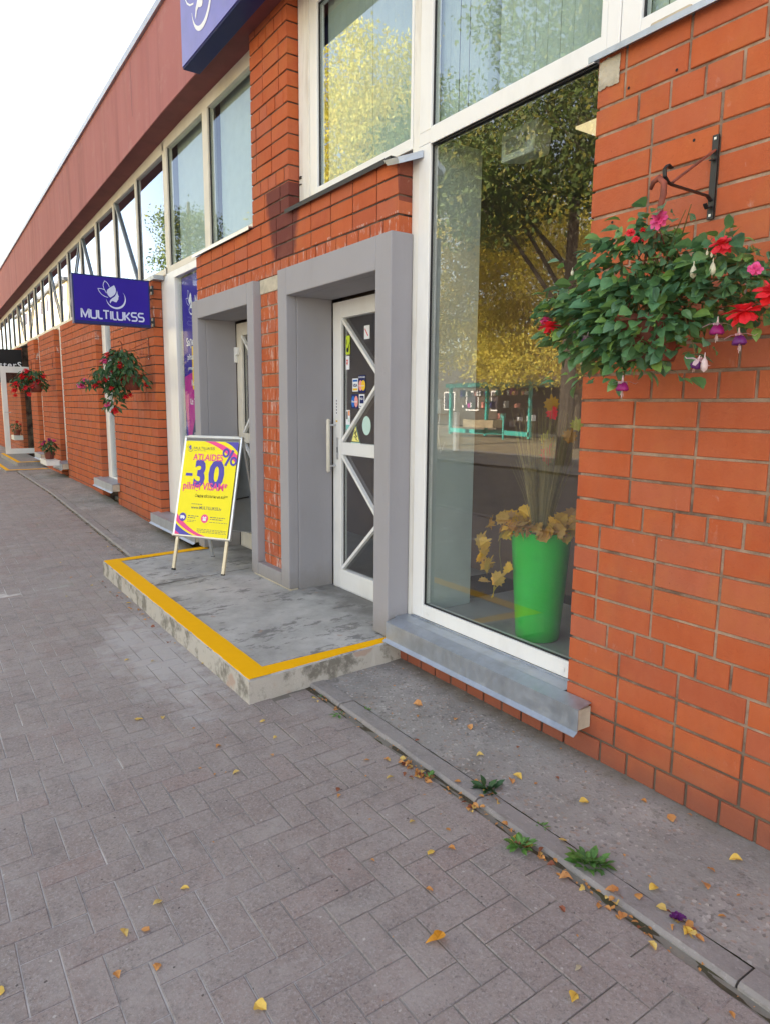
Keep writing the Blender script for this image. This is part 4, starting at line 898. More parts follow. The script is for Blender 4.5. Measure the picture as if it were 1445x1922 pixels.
# ================================================================== HANGING BASKETS
def bracket(loc,lab,L=.25,h=.25,m='black',sc=1.0,name='wall_bracket'):
    B=empty(name,loc,label=lab,cat='bracket')
    MB().box((-.011,-.008,-h/2),(.011,-.0005,h/2)).build('back_plate',M[m],B)
    pts=[(0,-.008,-.075),(0,-.03,-.062),(0,-L*.92,-.062),(0,-L-.005,-.058),(0,-L-.022,-.045),(0,-L-.025,-.022),(0,-L-.010,-.008),(0,-L+.012,-.014)]
    g=MB()
    for a,b_ in zip(pts[:-1],pts[1:]): g.bar(a,b_,.013,.004,up=(0,0,1) if abs(a[2]-b_[2])<abs(a[1]-b_[1]) else (0,1,0))
    g.build('scroll_arm',M[m],B)
    g=MB(); g.bar((0,-.008,.085),(0,-.03,.07),.013,.004); g.bar((0,-.03,.07),(0,-L*.93,-.056),.012,.005); g.build('brace',M['rust'] if m=='black' else M[m],B)
    g=MB(); g.bar((0,-.008,-.092),(0,-.03,-.102),.013,.004); g.bar((0,-.03,-.102),(0,-.042,-.088),.013,.004); g.bar((0,-.008,.055),(0,-.028,.05),.013,.004); g.build('scroll_tip',M[m],B)
    for z in (-h/2+.012,h/2-.012):
        g=MB(); g.box((-.004,-.0105,z-.004),(.004,-.0081,z+.004)); g.build('screw',M['alu'],B)
    return B
bracket((.512,0,2.23),'black iron scroll bracket screwed to the near brick pier above the fuchsia basket',L=.245,h=.265)
bracket((-6.12,0,2.08),'thin rusty wall bracket under the violet blade sign',L=.30,h=.24,m='rust')
bracket((-12.45,0,2.25),'small dark bracket holding the farthest flower basket',L=.36,h=.24,m='rust')

def leaf_mesh(name,m,L=.05,Wd=.032,fold=.25,droop=.3,nseg=4):
    prof=[0,.75,1.0,.72,0] if nseg==4 else [0,.9,1,.6,0]
    vs=[];fs=[]
    for i,w_ in enumerate(prof):
        t=i/(len(prof)-1); x=L*t; z=-droop*L*t*t
        if w_==0: vs.append((x,0,z)); 
        else: vs+=[(x,-Wd/2*w_,z+fold*Wd/2*w_),(x,0,z),(x,Wd/2*w_,z+fold*Wd/2*w_)]
    fs=[(0,1,2),(0,2,3),(1,4,5,2),(2,5,6,3),(4,7,8,5),(5,8,9,6),(7,10,8),(8,10,9)]
    b=MB(); b.add(vs,fs); return b.mesh(name,M[m]),vs,fs
LM=[leaf_mesh('fuchsia_leaf','leaf',.050,.036,.3,.35),leaf_mesh('fuchsia_leaf','leaf',.042,.030,.2,.6),leaf_mesh('fuchsia_leaf','leaf',.060,.042,.35,.2),leaf_mesh('fuchsia_leaf','leaf',.032,.022,.3,.5)]
LD=[leaf_mesh('begonia_leaf','leaf_dark',.085,.036,.3,.45),leaf_mesh('begonia_leaf','leaf_dark',.065,.03,.25,.7)]
def rot_to(d,roll,rr):
    d=Vector(d).normalized(); q=d.to_track_quat('X','Z'); return (q.to_matrix().to_4x4() @ Matrix.Rotation(roll,4,'X'))
def petals(g,n,r,w_,cone,rr,cen=(0,0,0),up=1):
    for i in range(n):
        a=2*math.pi*i/n+rr.uniform(-.2,.2); L=r*rr.uniform(.8,1.15); c_=cone+rr.uniform(-.25,.25); d=Vector((math.cos(a)*math.cos(c_),math.sin(a)*math.cos(c_),math.sin(c_)*up)); s_=d.cross(Vector((0,0,1))); s_=s_.normalized() if s_.length>.01 else Vector((1,0,0)); m_=d*L*.45+Vector((0,0,.12*L)); m2=d*L*.82+Vector((0,0,.06*L)); e=d*L; c0=Vector(cen)
        g.add([tuple(c0),tuple(c0+m_+s_*w_*.42),tuple(c0+m2+s_*w_*.5),tuple(c0+e),tuple(c0+m2-s_*w_*.5),tuple(c0+m_-s_*w_*.42),tuple(c0+m_*1.1+Vector((0,0,-.10*L)))],[(0,1,6),(1,2,6),(2,3,6),(6,3,4),(6,4,5),(0,6,5)])
def red_flower(parent,loc,s,mat='petal_red',rr=random.Random(1),name='begonia_flower',tilt=(0,0,0),lab=None):
    g=MB(); petals(g,8,s,s*.55,-.1,rr); petals(g,8,s*.85,s*.5,-.7,rr); petals(g,7,s*.7,s*.45,.45,rr); petals(g,5,s*.45,s*.35,.9,rr)
    o=g.build(name,M[mat],parent); o.location=loc; o.rotation_euler=tilt
    if lab: o['label']=lab
    return o
def fuchsia(parent,loc,s,corol='violet',rr=random.Random(2),tilt=(0,0,0)):
    E=MB().tube([(0,0,.9*s),(0,0,.45*s)],[.03*s,.09*s],6).build('fuchsia_flower',M['sepal'],parent,smooth=True); E.location=loc; E.rotation_euler=tilt
    g=MB()
    for i in range(4):
        a=i*math.pi/2+.4; d=Vector((math.cos(a),math.sin(a),0)); sd=Vector((-d.y,d.x,0)); P=[Vector((0,0,.5*s)),d*.45*s+Vector((0,0,.48*s)),d*.85*s+Vector((0,0,.30*s)),d*1.05*s+Vector((0,0,.42*s))]
        wd=[.10,.20,.13,.02]; vs=[]
        for p_,w_ in zip(P,wd): vs+=[tuple(p_-sd*w_*s),tuple(p_+sd*w_*s)]
        g.add(vs,[(0,1,3,2),(2,3,5,4),(4,5,7,6)])
    g.build('sepal',M['sepal'],E,smooth=True)
    g=MB(); g.lathe([(.06*s,.46*s),(.26*s,.34*s),(.40*s,.10*s),(.44*s,-.08*s),(.34*s,-.16*s),(.1*s,-.1*s)],n=12)
    for i in range(len(g.v)): p=g.v[i]; a=math.atan2(p[1],p[0]); k_=1+.13*math.sin(6*a)*(1 if p[2]<.3*s else 0); g.v[i]=(p[0]*k_,p[1]*k_,p[2]+.03*s*math.sin(5*a))
    g.build('corolla',M[corol],E,smooth=True)
    g=MB()
    for i in range(5): a=i*1.3; g.tube([(0,0,0),(.08*s*math.cos(a),.08*s*math.sin(a),-.35*s),(.10*s*math.cos(a),.10*s*math.sin(a),-(.45+.1*(i%3))*s)],.014*s,4)
    g.build('stamens',M['sepal'],E)
    return E
def pot_mesh(parent,z0,r0,r1,h,mat='tpot',loc=(0,0,0)):
    g=MB(); g.lathe([(0,z0),(r0,z0),(r1*.97,z0+h*.86),(r1*1.06,z0+h*.87),(r1*1.06,z0+h),(r1*.98,z0+h),(r1*.92,z0+h*.86),(0,z0+h*.84)],loc,20); return g.build('pot',M[mat],parent,smooth=False)

# near fuchsia basket
BA=empty('hanging_basket',(.505,-.275,1.60),label='large hanging basket of leafy fuchsia and red begonia on the near brick pier',cat='flower basket')
pot_mesh(BA,.02,.075,.115,.14)
g=MB(); hk=(0,.01,.565)
g.tube([(0,.0,.43),(0,0,.47),(.004,0,.50),(.012,.0,.53),(.008,.005,.565),(-.008,.0,.583),(-.028,0,.575),(-.036,0,.555)],[.006,.007,.009,.010,.010,.010,.008,.005],8); g.build('hanger_hook',M['rust'],BA,smooth=True)
for a in (0.3,2.4,4.5): MB().tube([(0,0,.44),(.11*math.cos(a),.11*math.sin(a),.155)],.0022,5).build('hanger_cord',M['rust'],BA)
rr=random.Random(5)
blobs=[((-.02,-.02,.20),(.30,.17,.12),320),((.02,-.12,.13),(.19,.09,.10),150),((-.1,-.1,.27),(.28,.10,.12),70),((.25,-.08,.28),(.14,.10,.12),46),((-.1,-.05,-.02),(.30,.08,.05),34),((0,-.05,.44),(.17,.06,.05),20),((-.08,-.01,.34),(.16,.11,.12),220),((-.02,-.0,.42),(.06,.05,.07),40),((-.28,-.02,.14),(.15,.11,.11),170),((-.33,-.02,.22),(.12,.09,.07),80),((.22,-.01,.22),(.17,.13,.11),200),((.33,0,.20),(.07,.08,.12),70),((.06,-.05,.09),(.24,.12,.07),110),((-.12,-.04,.06),(.09,.09,.07),80),((-.02,-.03,.02),(.08,.06,.04),40),((.22,0,.34),(.06,.06,.05),28),((-.14,0,.42),(.05,.05,.05),22)]
leafs=[]
for c_,r_,n_ in blobs:
    for i in range(n_):
        d=Vector((rr.gauss(0,1),rr.gauss(0,1),rr.gauss(0,1))).normalized(); q=rr.uniform(.55,1.06)
        p=Vector((c_[0]+d.x*r_[0]*q,c_[1]+d.y*r_[1]*q,c_[2]+d.z*r_[2]*q))
        if p.y>.255: p.y=.25
        out=Vector((d.x,d.y*1.0-.35,-.15+rr.uniform(-.45,.45))); leafs.append((p,rot_to(out,rr.uniform(-.9,.9),rr),rr.choice(LM),rr.uniform(.6,1.3)))
camL=CAM-Vector(BA.location)
leafs.sort(key=lambda t:(t[0]-camL).length+rr.uniform(-.05,.05))
for p,m_,lm,s_ in leafs[:290]:
    o=link('leaf',lm[0],BA); o.matrix_local=Matrix.Translation(p)@m_@Matrix.Scale(s_,4)
g=MB()
for p,m_,lm,s_ in leafs[290:]:
    X_=Matrix.Translation(p)@m_@Matrix.Scale(s_,4); g.add([tuple(X_@Vector(v)) for v in lm[1]],lm[2])
g.build('foliage',M['leaf'],BA,kind='stuff')
g=MB()
for i in range(46):
    c_,r_,n_=rr.choice(blobs); e=Vector((c_[0]+rr.uniform(-.9,.9)*r_[0],c_[1]+rr.uniform(-.8,.6)*r_[1],c_[2]+rr.uniform(-.9,.9)*r_[2])); s0=Vector((rr.uniform(-.07,.07),rr.uniform(-.07,.07),.15)); mid=(s0+e)/2+Vector((0,0,.06)); g.tube([s0,mid,e],[.003,.0025,.0015],4,caps=False)
g.build('stems',M['stem'],BA,kind='stuff')
L0=Vector(BA.location)
def rel(x,y,z): v_=Vector((x,y,z)); return v_.lerp(CAM,.055)-L0
red_flower(BA,rel(.09,-.30,1.765),.042,rr=rr); red_flower(BA,rel(.06,-.29,1.79),.028,'petal_pink',rr)
red_flower(BA,rel(.815,-.29,1.745),.058,rr=rr,tilt=(.2,-.2,.4)); red_flower(BA,rel(.885,-.28,1.79),.054,'petal_red',rr,tilt=(.2,.4,0)); red_flower(BA,rel(.728,-.28,1.945),.042,rr=rr,tilt=(.5,.2,0))
red_flower(BA,rel(.515,-.29,2.055),.032,'petal_pink',rr,tilt=(1.2,0,0)); red_flower(BA,rel(.415,-.29,2.035),.018,'petal_red',rr,tilt=(1,0,.3)); red_flower(BA,rel(.435,-.29,2.01),.015,'petal_red',rr,tilt=(1,0,.3)); red_flower(BA,rel(.46,-.29,2.035),.013,'petal_red',rr); red_flower(BA,rel(.83,-.28,1.862),.022,'petal_pink',rr,tilt=(.9,.9,0)); red_flower(BA,rel(.475,-.30,2.0),.013,'petal_red',rr)
fuchsia(BA,rel(.415,-.285,1.535),.046,'magenta',rr); fuchsia(BA,rel(.255,-.29,1.70),.036,'violet',rr,(0,.3,0)); fuchsia(BA,rel(.675,-.285,1.60),.036,'violet',rr,(.2,.5,0)); fuchsia(BA,rel(.735,-.285,1.695),.046,'magenta',rr); fuchsia(BA,rel(.805,-.285,1.66),.044,'violet',rr,(0,-.1,0))
def bud(x,y,z,s,mat='bud'):
    g=MB(); g.lathe([(0,-.5*s),(.22*s,-.3*s),(.27*s,0),(.18*s,.35*s),(.05*s,.55*s),(.03*s,.9*s)],n=8); o=g.build('flower_bud',M[mat],BA,smooth=True); o.location=rel(x,y,z)
bud(.648,-.29,1.875,.036); bud(.709,-.29,1.875,.034); bud(.70,-.28,1.60,.04,'sepal'); bud(.23,-.28,1.63,.016); bud(.17,-.28,1.945,.02)
for (x,z) in ((.66,1.915),(.70,1.918),(.685,1.925),(.71,1.93)): bud(x,-.285,z,.015)

# begonia basket
def begonia(loc,lab,name,n,seed,blobs,flowers,sc=1.0,pot=True,nm_leaf=LD,petal='petal_red'):
    B=empty(name,loc,label=lab,cat='flower basket' if 'basket' in name else 'potted plant'); r_=random.Random(seed); g=MB()
    for c_,rad,n_ in blobs:
        for i in range(n_):
            d=Vector((r_.gauss(0,1),r_.gauss(0,1),r_.gauss(0,1))).normalized(); q=r_.uniform(.5,1.08); p=Vector([c_[k_]+d[k_]*rad[k_]*q for k_ in range(3)])
            lm=r_.choice(nm_leaf); X_=Matrix.Translation(p)@rot_to((d.x,d.y,r_.uniform(-1.0,.1)),r_.uniform(-1,1),r_)@Matrix.Scale(sc*r_.uniform(.7,1.1),4); g.add([tuple(X_@Vector(v)) for v in lm[1]],lm[2])
    g.build('foliage',M[['leaf_dark','leaf_dark'][0]],B,kind='stuff')
    g=MB()
    for c_,rad,n_ in blobs:
        for i in range(5): g.tube([(0,0,.03),Vector(c_)*.5+Vector((0,0,.06)),tuple(c_[k_]+r_.uniform(-.6,.6)*rad[k_] for k_ in range(3))],[.004,.003,.002],4,caps=False)
    g.build('stems',M['stem'],B,kind='stuff')
    for f_ in flowers: red_flower(B,f_[:3],f_[3]*sc,f_[4] if len(f_)>4 else petal,r_,tilt=(r_.uniform(-.5,.9),r_.uniform(-.5,.5),0))
    return B
B2=begonia((-6.10,-.30,1.60),'hanging basket of trailing red begonia on the brick pier below the violet blade sign','hanging_basket',0,21,
   [((0,-.02,.33),(.18,.17,.14),240),((.1,.04,.22),(.13,.14,.12),120),((-.08,-.16,.18),(.14,.15,.11),130),((-.02,-.06,.05),(.11,.12,.10),110),((-.08,-.34,.10),(.10,.12,.05),40),((-.03,-.12,-.12),(.07,.10,.07),26),((.12,.16,.12),(.07,.08,.10),22),((.0,-.0,.42),(.10,.12,.05),24)],
   [(.02,-.15,.40,.06),(-.0,-.19,.33,.045,'petal_pink'),(.05,-.05,.30,.05),(.03,-.11,.22,.04),(.06,-.03,.24,.055),(.04,-.04,.12,.05),(.0,-.18,.14,.05),(.07,.02,.15,.05),(-.0,-.25,.12,.04),(.03,-.14,.04,.04),(.06,.0,-.05,.045),(.0,-.30,.06,.05),(.0,-.44,.06,.055,'petal_pink'),(-.02,-.17,-.14,.05,'petal_pink'),(.02,-.11,-.20,.055),(.1,.22,.09,.055,'petal_red'),(.12,-.06,.27,.045),(.08,.05,.30,.035,'petal_pink'),(.0,-.40,.12,.035,'petal_pink'),(.03,.06,-.03,.04)],1.0)
g=MB(); g.lathe([(0,0),(.075,.0),(.115,.14),(.12,.17),(.1,.17)],(.05,.08,.02),16); g.build('pot',M['tpot'],B2,smooth=True)
MB().tube([(0,-.0,.44),(0,0,.52),(0,-.02,.55),(0,-.04,.53)],.006,6).build('hanger_hook',M['rust'],B2)
for a in (0.3,2.4,4.5): MB().tube([(0,0,.46),(.05+.11*math.cos(a),.08+.11*math.sin(a),.19)],.003,4).build('hanger_cord',M['rust'],B2)
B3=begonia((-12.45,-.36,1.75),'distant hanging basket of red begonia in front of the open glass door','hanging_basket',0,22,
   [((0,.0,.22),(.22,.22,.14),150),((0,-.18,.10),(.15,.15,.12),90),((.05,.12,.10),(.15,.12,.12),60)],
   [(.1,-.1,.30,.07),(.12,-.18,.2,.08),(.12,-.05,.18,.07),(.14,.05,.1,.07),(.1,-.28,.06,.08),(.1,-.32,-.05,.07),(.12,-.15,.0,.06),(.1,.14,.16,.06),(.13,.0,.02,.07),(.05,-.3,-.14,.04),(.1,-.08,-.12,.05),(.1,.18,.22,.05)],1.2)
g=MB(); g.lathe([(0,0),(.09,0),(.14,.16),(.12,.16)],(.05,.05,-.08),14); g.build('pot',M['tpot'],B3,smooth=True)
MB().tube([(0,0,.30),(0,0,.48)],.006,6).build('hanger_hook',M['rust'],B3)
# pot of pink petunia in a white box on the far sill
B4=begonia((-12.0,-.22,.52),'small pot of magenta petunia standing in a white box on the distant window sill','flower_pot',0,23,[((0,0,.18),(.13,.13,.12),120)],[(.08,.0,.30,.05,'magenta'),(.08,.08,.28,.05,'petal_pink'),(.05,-.08,.26,.045,'magenta'),(.1,.1,.20,.04,'petal_red'),(.08,-.12,.22,.04,'petal_pink')],1.0)
MB().lathe([(0,0),(.07,0),(.09,.13),(.07,.13)],(0,0,-.06),14).build('pot',M['tpot'],B4)
PB=empty('planter_box',(-12.0,-.22,.36),label='long white planter box on the distant window sill under the petunia',cat='planter')
g=MB(); g.box((-.35,-.11,0),(.35,.11,.09)); g.box((-.36,-.115,.075),(.36,.115,.095)); g.build('trough',M['white'],PB,bevel=.004)
B5=begonia((-17.6,-.1,.75),'tiny dark potted plant seen through the far open door','flower_pot',0,24,[((0,0,.12),(.14,.14,.16),70)],[(.1,0,.26,.06),(.1,.08,.2,.05)],1.0)
MB().lathe([(0,0),(.07,0),(.09,.13),(.07,.13)],(0,0,-.08),12).build('pot',M['tpot'],B5)
PB2=empty('planter_box',(-17.6,-.1,.56),label='white planter box beyond the far open door',cat='planter'); g=MB(); g.box((-.3,-.1,0),(.3,.1,.11)); g.build('trough',M['white'],PB2,bevel=.004)

# ================================================================== INSIDE THE NEAR WINDOW
GP=empty('green_pot',(-.50,.345,.2855),label='tall tapered bright green pot behind the large window glass',cat='pot')
g=MB(); g.lathe([(0,0),(.105,0),(.112,.01),(.152,.56),(.156,.565),(.150,.57),(.142,.55),(.0,.52)],n=40); g.build('pot_wall',M['greenpot'],GP,smooth=True)
GR=empty('dry_grass_bunch',(-.50,.345,.82),label='bunch of thin dry grass stalks standing in the green pot',cat='dried grass')
g=MB(); rr=random.Random(9)
for i in range(260):
    a=rr.uniform(0,6.28); q=math.sqrt(rr.random()); b0=Vector((math.cos(a)*.035*q,math.sin(a)*.035*q,0)); h=rr.uniform(.35,.66); sp_=rr.uniform(.6,1.15); t_=Vector((math.cos(a)*.19*q*sp_,math.sin(a)*.15*q*sp_,h)); g.tube([b0,b0.lerp(t_,.5)+Vector((0,0,.03)),t_],[.0016,.0013,.0008],3,caps=False)
g.build('stalks',M['straw'],GR,kind='stuff')
def lobed(name,mats,L=.10):
    pts=[(0,0),(.10,.06),(.30,.10),(.22,.26),(.38,.28),(.42,.44),(.58,.34),(.66,.48),(.74,.30),(.86,.30),(.88,.14),(1.0,0)]
    up=[(x*L,y*L) for x,y in pts]; lo=[(x*L,-y*L) for x,y in reversed(pts[1:-1])]
    b=MB(); P_=up+lo; n=len(P_); vs=[(x,y,.25*abs(y)-.5*x*x/L*.5) for x,y in P_]; mid=[(t*L,0,-.25*t*t*L) for t in (.25,.5,.75)]
    vs=list(vs)+[(.5*L,0,-.06*L)]; cc=n; fs=[(i,(i+1)%n,cc) for i in range(n)]
    b.add(vs,fs); return b.mesh(name,M['autumn'])
LOB=[lobed('oak_leaf','autumn',.105),lobed('oak_leaf','autumn',.085)]
GA=empty('leaf_garland',(-.50,.30,.80),label='garland of yellow and brown oak leaves trailing over the rim of the green pot',cat='leaf garland')
rr=random.Random(12)
MB().tube([(.1,-.1,.06),(-.12,-.12,.08),(-.19,-.06,.02),(-.20,-.05,-.10),(-.16,-.07,-.18),(-.18,-.05,-.27)],.003,5).build('vine',M['stem'],GA)
def lf(x,y,z,d,roll,s=1.0): o=link('leaf',rr.choice(LOB),GA); o.matrix_local=Matrix.Translation((x,y,z))@rot_to(d,roll,rr)@Matrix.Scale(s,4)
for i in range(70):
    a=rr.uniform(math.pi*.75,math.pi*2.25); q=rr.uniform(.07,.15); x,y=q*math.cos(a),q*math.sin(a)+.03; lf(x,y,.06+rr.uniform(-.015,.05),(math.cos(a)+rr.uniform(-.5,.5),math.sin(a)-.3,rr.uniform(-.7,.9)),rr.uniform(-1.2,1.2)+1.0,rr.uniform(.75,1.05))
for (x,z) in ((-.20,.12),(-.18,.06),(-.24,.03),(-.20,-.01),(-.22,-.05),(-.18,-.09),(-.17,-.13),(-.20,-.12),(-.07,-.0),(-.12,-.15),(-.07,-.16),(-.19,-.24),(-.16,-.26)):
    lf(x,-.10+rr.uniform(-.03,.01),z,(rr.uniform(-.8,.8),-.25,rr.uniform(-.9,.3)),rr.uniform(.6,1.6),rr.uniform(.8,1.05))
SP=empty('autumn_spray',(-.49,.36,1.30),label='hanging spray of orange and red maple leaves above the green pot',cat='leaf spray')
for mt,x,y,z,s in (('tree_o',0,0,.24,.9),('petal_red',.02,0,.0,1.1),('tree_y',-.01,0,.06,.8),('petal_red',0,0,.19,.8),('tree_o',.03,0,.03,.9),('tree_o',.15,0,.08,.8),('tree_y',.16,0,.13,.7)):
    me=LOB[0].copy(); me.materials.clear(); me.materials.append(M[mt]); o=link('leaf',me,SP); o.matrix_local=Matrix.Translation((x,y,z))@rot_to((rr.uniform(-.6,.6),-.2,-1),rr.uniform(.5,1.6),rr)@Matrix.Scale(s,4)
MB().tube([(0,.0,.5),(0,.0,.0)],.0012,4).build('thread',M['straw'],SP)
HT=empty('spot_heater',(-.80,.40,2.872),label='white box shaped floodlight hanging from the ceiling behind the large window',cat='heater')  # box heater under the ceiling, not a light source
g=MB(); g.hexa([(-.10,-.05,-.16),(.12,-.05,-.16),(.10,.10,-.14),(-.08,.10,-.14),(-.12,-.03,.0),(.14,-.03,.0),(.10,.12,.0),(-.08,.12,.0)]); h=g.build('housing',M['inpanel'],HT,bevel=.012)
MB().box((-.06,-.056,-.125),(.08,-.051,-.055)).build('lens_plate',M['greyback'],HT,bevel=.003)
MB().box((-.01,.02,0),(.03,.05,.02)).build('mount',M['black'],HT)
AS=empty('alarm_sensor',(-1.152,.20,1.47),label='small pale sensor box on the inner side panel of the large window',cat='sensor')
MB().box((0,-.035,-.04),(.03,.02,.04)).build('housing',M['inpanel'],AS,bevel=.003); MB().tube([(.01,-.02,-.04),(.012,-.03,-.15),(.012,-.01,-.26),(.012,.02,-.2)],.002,5).build('cable',M['white'],AS)
g=MB(); g.box((-1.152,.284,1.22),(-1.127,.316,1.44)); g.build('handle',M['white'],WB,bevel=.006)
# goods on the shelf at the back of the shop
SH=empty('goods_shelf',(-2.25,3.2,.12),label='dark shelf with bottles far inside the shop',cat='shelf')
g=MB(); 
for z in (.0,.72,.88,1.3,1.7): g.box((-.9,0,z),(1.9,.35,z+.03))
g.build('board',M['drk'],SH); MB().box((-.9,.36,0),(1.9,.38,2.2)).build('back_board',M['inwall'],SH)
r_=random.Random(4)
for i,(x,mt) in enumerate(((-.10,'inpanel'),(.06,'ink_salmon'),(.22,'sepal'),(.38,'ink_magenta'),(.54,'inpanel'),(.72,'ink_teal'))):
    B=empty('bottle',(-2.25+x,3.05+.25,1.03),label=['cream rounded bottle first on the inner shop shelf','salmon pink bottle on the inner shop shelf','pale pink bottle on the inner shop shelf','deep magenta bottle on the inner shop shelf','cream bottle between magenta and teal bottles','teal bottle last on the inner shop shelf'][i],cat='bottle'); s_=r_.uniform(.9,1.1)
    MB().lathe([(0,0),(.055*s_,0),(.062*s_,.08),(.045*s_,.15),(.02,.18),(.02,.2),(0,.2)],n=12).build('body',M[mt],B,smooth=True); MB().lathe([(.021,.2),(.021,.23),(0,.23)],n=10).build('cap',M['white'],B)

# ================================================================== FALLEN LEAVES AND WEEDS
def dead_leaf(mt,L,rr):
    n=7; vs=[];fs=[]; W2=L*rr.uniform(.28,.38)
    pr=[0,.6,.95,1,.85,.5,0]; cu=rr.uniform(.05,.8); tw=rr.uniform(-.6,.6); bend=rr.uniform(-.15,.25)
    for i in range(n):
        t=i/(n-1); x=L*(t-.5); y0=bend*L*math.sin(math.pi*t); w_=W2*pr[i]
        if pr[i]==0: vs.append((x,y0,.002)); continue
        for s_ in (-1,0,1): vs.append((x,y0+s_*w_*(1+.28*rr.uniform(-1,1)),.003+cu*w_*(s_*s_)+ tw*s_*w_*.6+abs(tw)*w_*.6))
    fs=[(0,1,2),(0,2,3)]
    for i in range(4): a=1+3*i; fs+=[(a,a+3,a+4,a+1),(a+1,a+4,a+5,a+2)]
    a=1+3*4; fs+=[(a,a+3,a+1),(a+1,a+3,a+2)]
    b=MB(); b.add(vs,fs); return b.mesh('fallen_leaf',M['fl_'+mt])
rr=random.Random(31)
LEAVES=[(-5.08,-1.20,"y"),(-4.50,-1.21,"o"),(-4.42,-1.07,"o"),(-4.12,-1.12,"y"),(-4.18,-1.02,"b"),(-3.90,-1.35,"p"),(-3.81,-1.04,"o"),(-3.74,-0.99,"o"),(-3.58,-0.97,"o"),(-3.40,-1.00,"Y"),(-3.18,-0.98,"o"),(-3.05,-0.99,"o"),(-2.43,-0.95,"o"),(-2.22,-1.31,"Y"),(-2.10,-1.19,"p"),(-2.13,-0.95,"o"),(-1.88,-0.96,"y"),(-1.73,-0.95,"o"),(-1.39,-1.46,"Y"),(-1.33,-1.36,"y"),(-6.21,-0.70,"o"),(-5.30,-0.69,"o"),(-5.47,-0.69,"y"),(-7.11,-1.12,"p"),(-5.28,-1.06,"p"),(-1.00,-0.98,"y"),(-0.82,-1.00,"y"),(-0.68,-1.08,"o"),(-0.64,-1.26,"y"),(-0.89,-1.24,"o"),(-0.09,-1.66,"Y"),(-0.08,-1.75,"y"),(-0.01,-1.86,"y"),(0.01,-1.81,"o"),(0.17,-1.82,"o"),(0.13,-1.92,"o"),(0.45,-1.64,"Y"),(-0.00,-2.19,"Y"),(-0.68,-0.29,"O"),(-0.58,-0.36,"o"),(-0.45,-0.24,"o"),(-0.35,-0.24,"O"),(-0.39,-0.51,"b"),(-0.40,-0.77,"o"),(-0.35,-0.70,"o"),(-0.23,-0.77,"y"),(-0.28,-0.64,"o"),(-0.24,-0.65,"y"),(-0.17,-0.67,"y"),(-0.18,-0.70,"b"),(-0.21,-0.65,"o"),(-0.31,-0.64,"o"),(-0.03,-0.58,"o"),(0.10,-0.57,"o"),(-0.24,-1.00,"o"),(-0.28,-0.98,"b"),(0.05,-0.63,"o"),(0.12,-0.65,"o"),(0.06,-0.87,"y"),(0.17,-0.79,"o"),(0.23,-0.92,"Y"),(0.26,-0.85,"o"),(0.15,-1.10,"o"),(0.37,-1.03,"o"),(0.53,-1.14,"G"),(-0.09,-0.19,"b"),(-0.13,-0.37,"y"),(0.08,-0.36,"Y"),(0.09,-0.40,"O"),(0.35,-0.66,"y"),(0.36,-0.64,"Y"),(0.59,-0.65,"O"),(0.67,-0.76,"b"),(0.46,-0.52,"y"),(0.35,-0.28,"Y"),(0.90,-0.97,"Y"),(0.84,-0.89,"p"),(0.18,-0.24,"b"),(0.48,-0.10,"o"),(0.60,-0.11,"O"),(0.63,-0.04,"o"),(0.86,-0.14,"Y"),(0.84,-0.25,"o"),(0.87,-0.33,"O"),(0.78,-0.47,"Y"),(0.78,-0.54,"o"),(0.71,-0.58,"O"),(0.85,-0.53,"y"),(0.97,-0.41,"o"),(0.94,-0.55,"Y"),(0.98,-0.54,"o"),(0.79,-0.64,"O"),(0.73,-0.66,"o"),(0.75,-0.65,"o"),(1.16,-0.69,"o")]
special={(809,1760):0}
names_={'G':('deep orange fallen leaf, the largest one lying alone on the pavers',.062),'Y':None}
spec=[((348,1671),'bright yellow fallen leaf lying flat on the pavers beside a curled one'),((298,1695),'curled yellow leaf just left of a flat bright yellow leaf'),((1061,1651),'orange leaf caught in the dark gutter seam beside the kerb'),((1148,1677),'pale orange leaf lying on the kerb stone below the green weed'),((1282,1754),'broad yellow leaf beside the dropped violet petals'),((1162,1720),'folded tan leaf standing in the gutter seam by the kerb'),((260,1351),'pale yellow leaf alone on the pavers in front of the step corner'),((1079,1873),'yellow oval leaf near the bottom edge of the paving'),((1256,1541),'ragged orange leaf on the rough concrete under the brick pier')]
LPX=[(113,1042),(134,1069),(170,1068),(171,1085),(193,1078),(125,1107),(208,1099),(223,1101),(239,1110),(242,1122),(262,1136),(269,1146),(331,1193),(237,1238),(287,1242),(359,1221),(381,1247),(404,1261),(260,1351),(305,1348),(170,989),(209,1019),(201,1013),(70,972),(136,1030),(493,1354),(518,1384),(512,1418),(446,1451),(412,1402),(348,1671),(298,1695),(238,1753),(274,1748),(295,1819),(222,1829),(490,1891),(3,1859),(783,1326),(784,1348),(854,1354),(881,1369),(784,1395),(689,1428),(726,1427),(730,1462),(766,1433),(774,1441),(786,1458),(770,1460),(780,1448),(760,1427),(859,1475),(902,1502),(637,1495),(637,1483),(864,1501),(879,1519),(773,1544),(842,1556),(805,1601),(849,1595),(699,1618),(806,1670),(809,1760),(971,1407),(901,1424),(971,1463),(962,1471),(957,1582),(967,1580),(1061,1651),(1056,1707),(1054,1581),(1094,1510),(1079,1873),(1081,1817),(1045,1465),(1209,1509),(1256,1541),(1292,1535),(1382,1620),(1334,1640),(1322,1666),(1223,1670),(1196,1689),(1148,1677),(1239,1711),(1356,1729),(1282,1754),(1314,1767),(1162,1720),(1123,1705),(1140,1708),(1374,1905)]
seen_={}
col_={'y':'pale yellow','Y':'yellow','o':'small orange','O':'orange','b':'small brown red','p':'faded pale','G':'deep orange'}
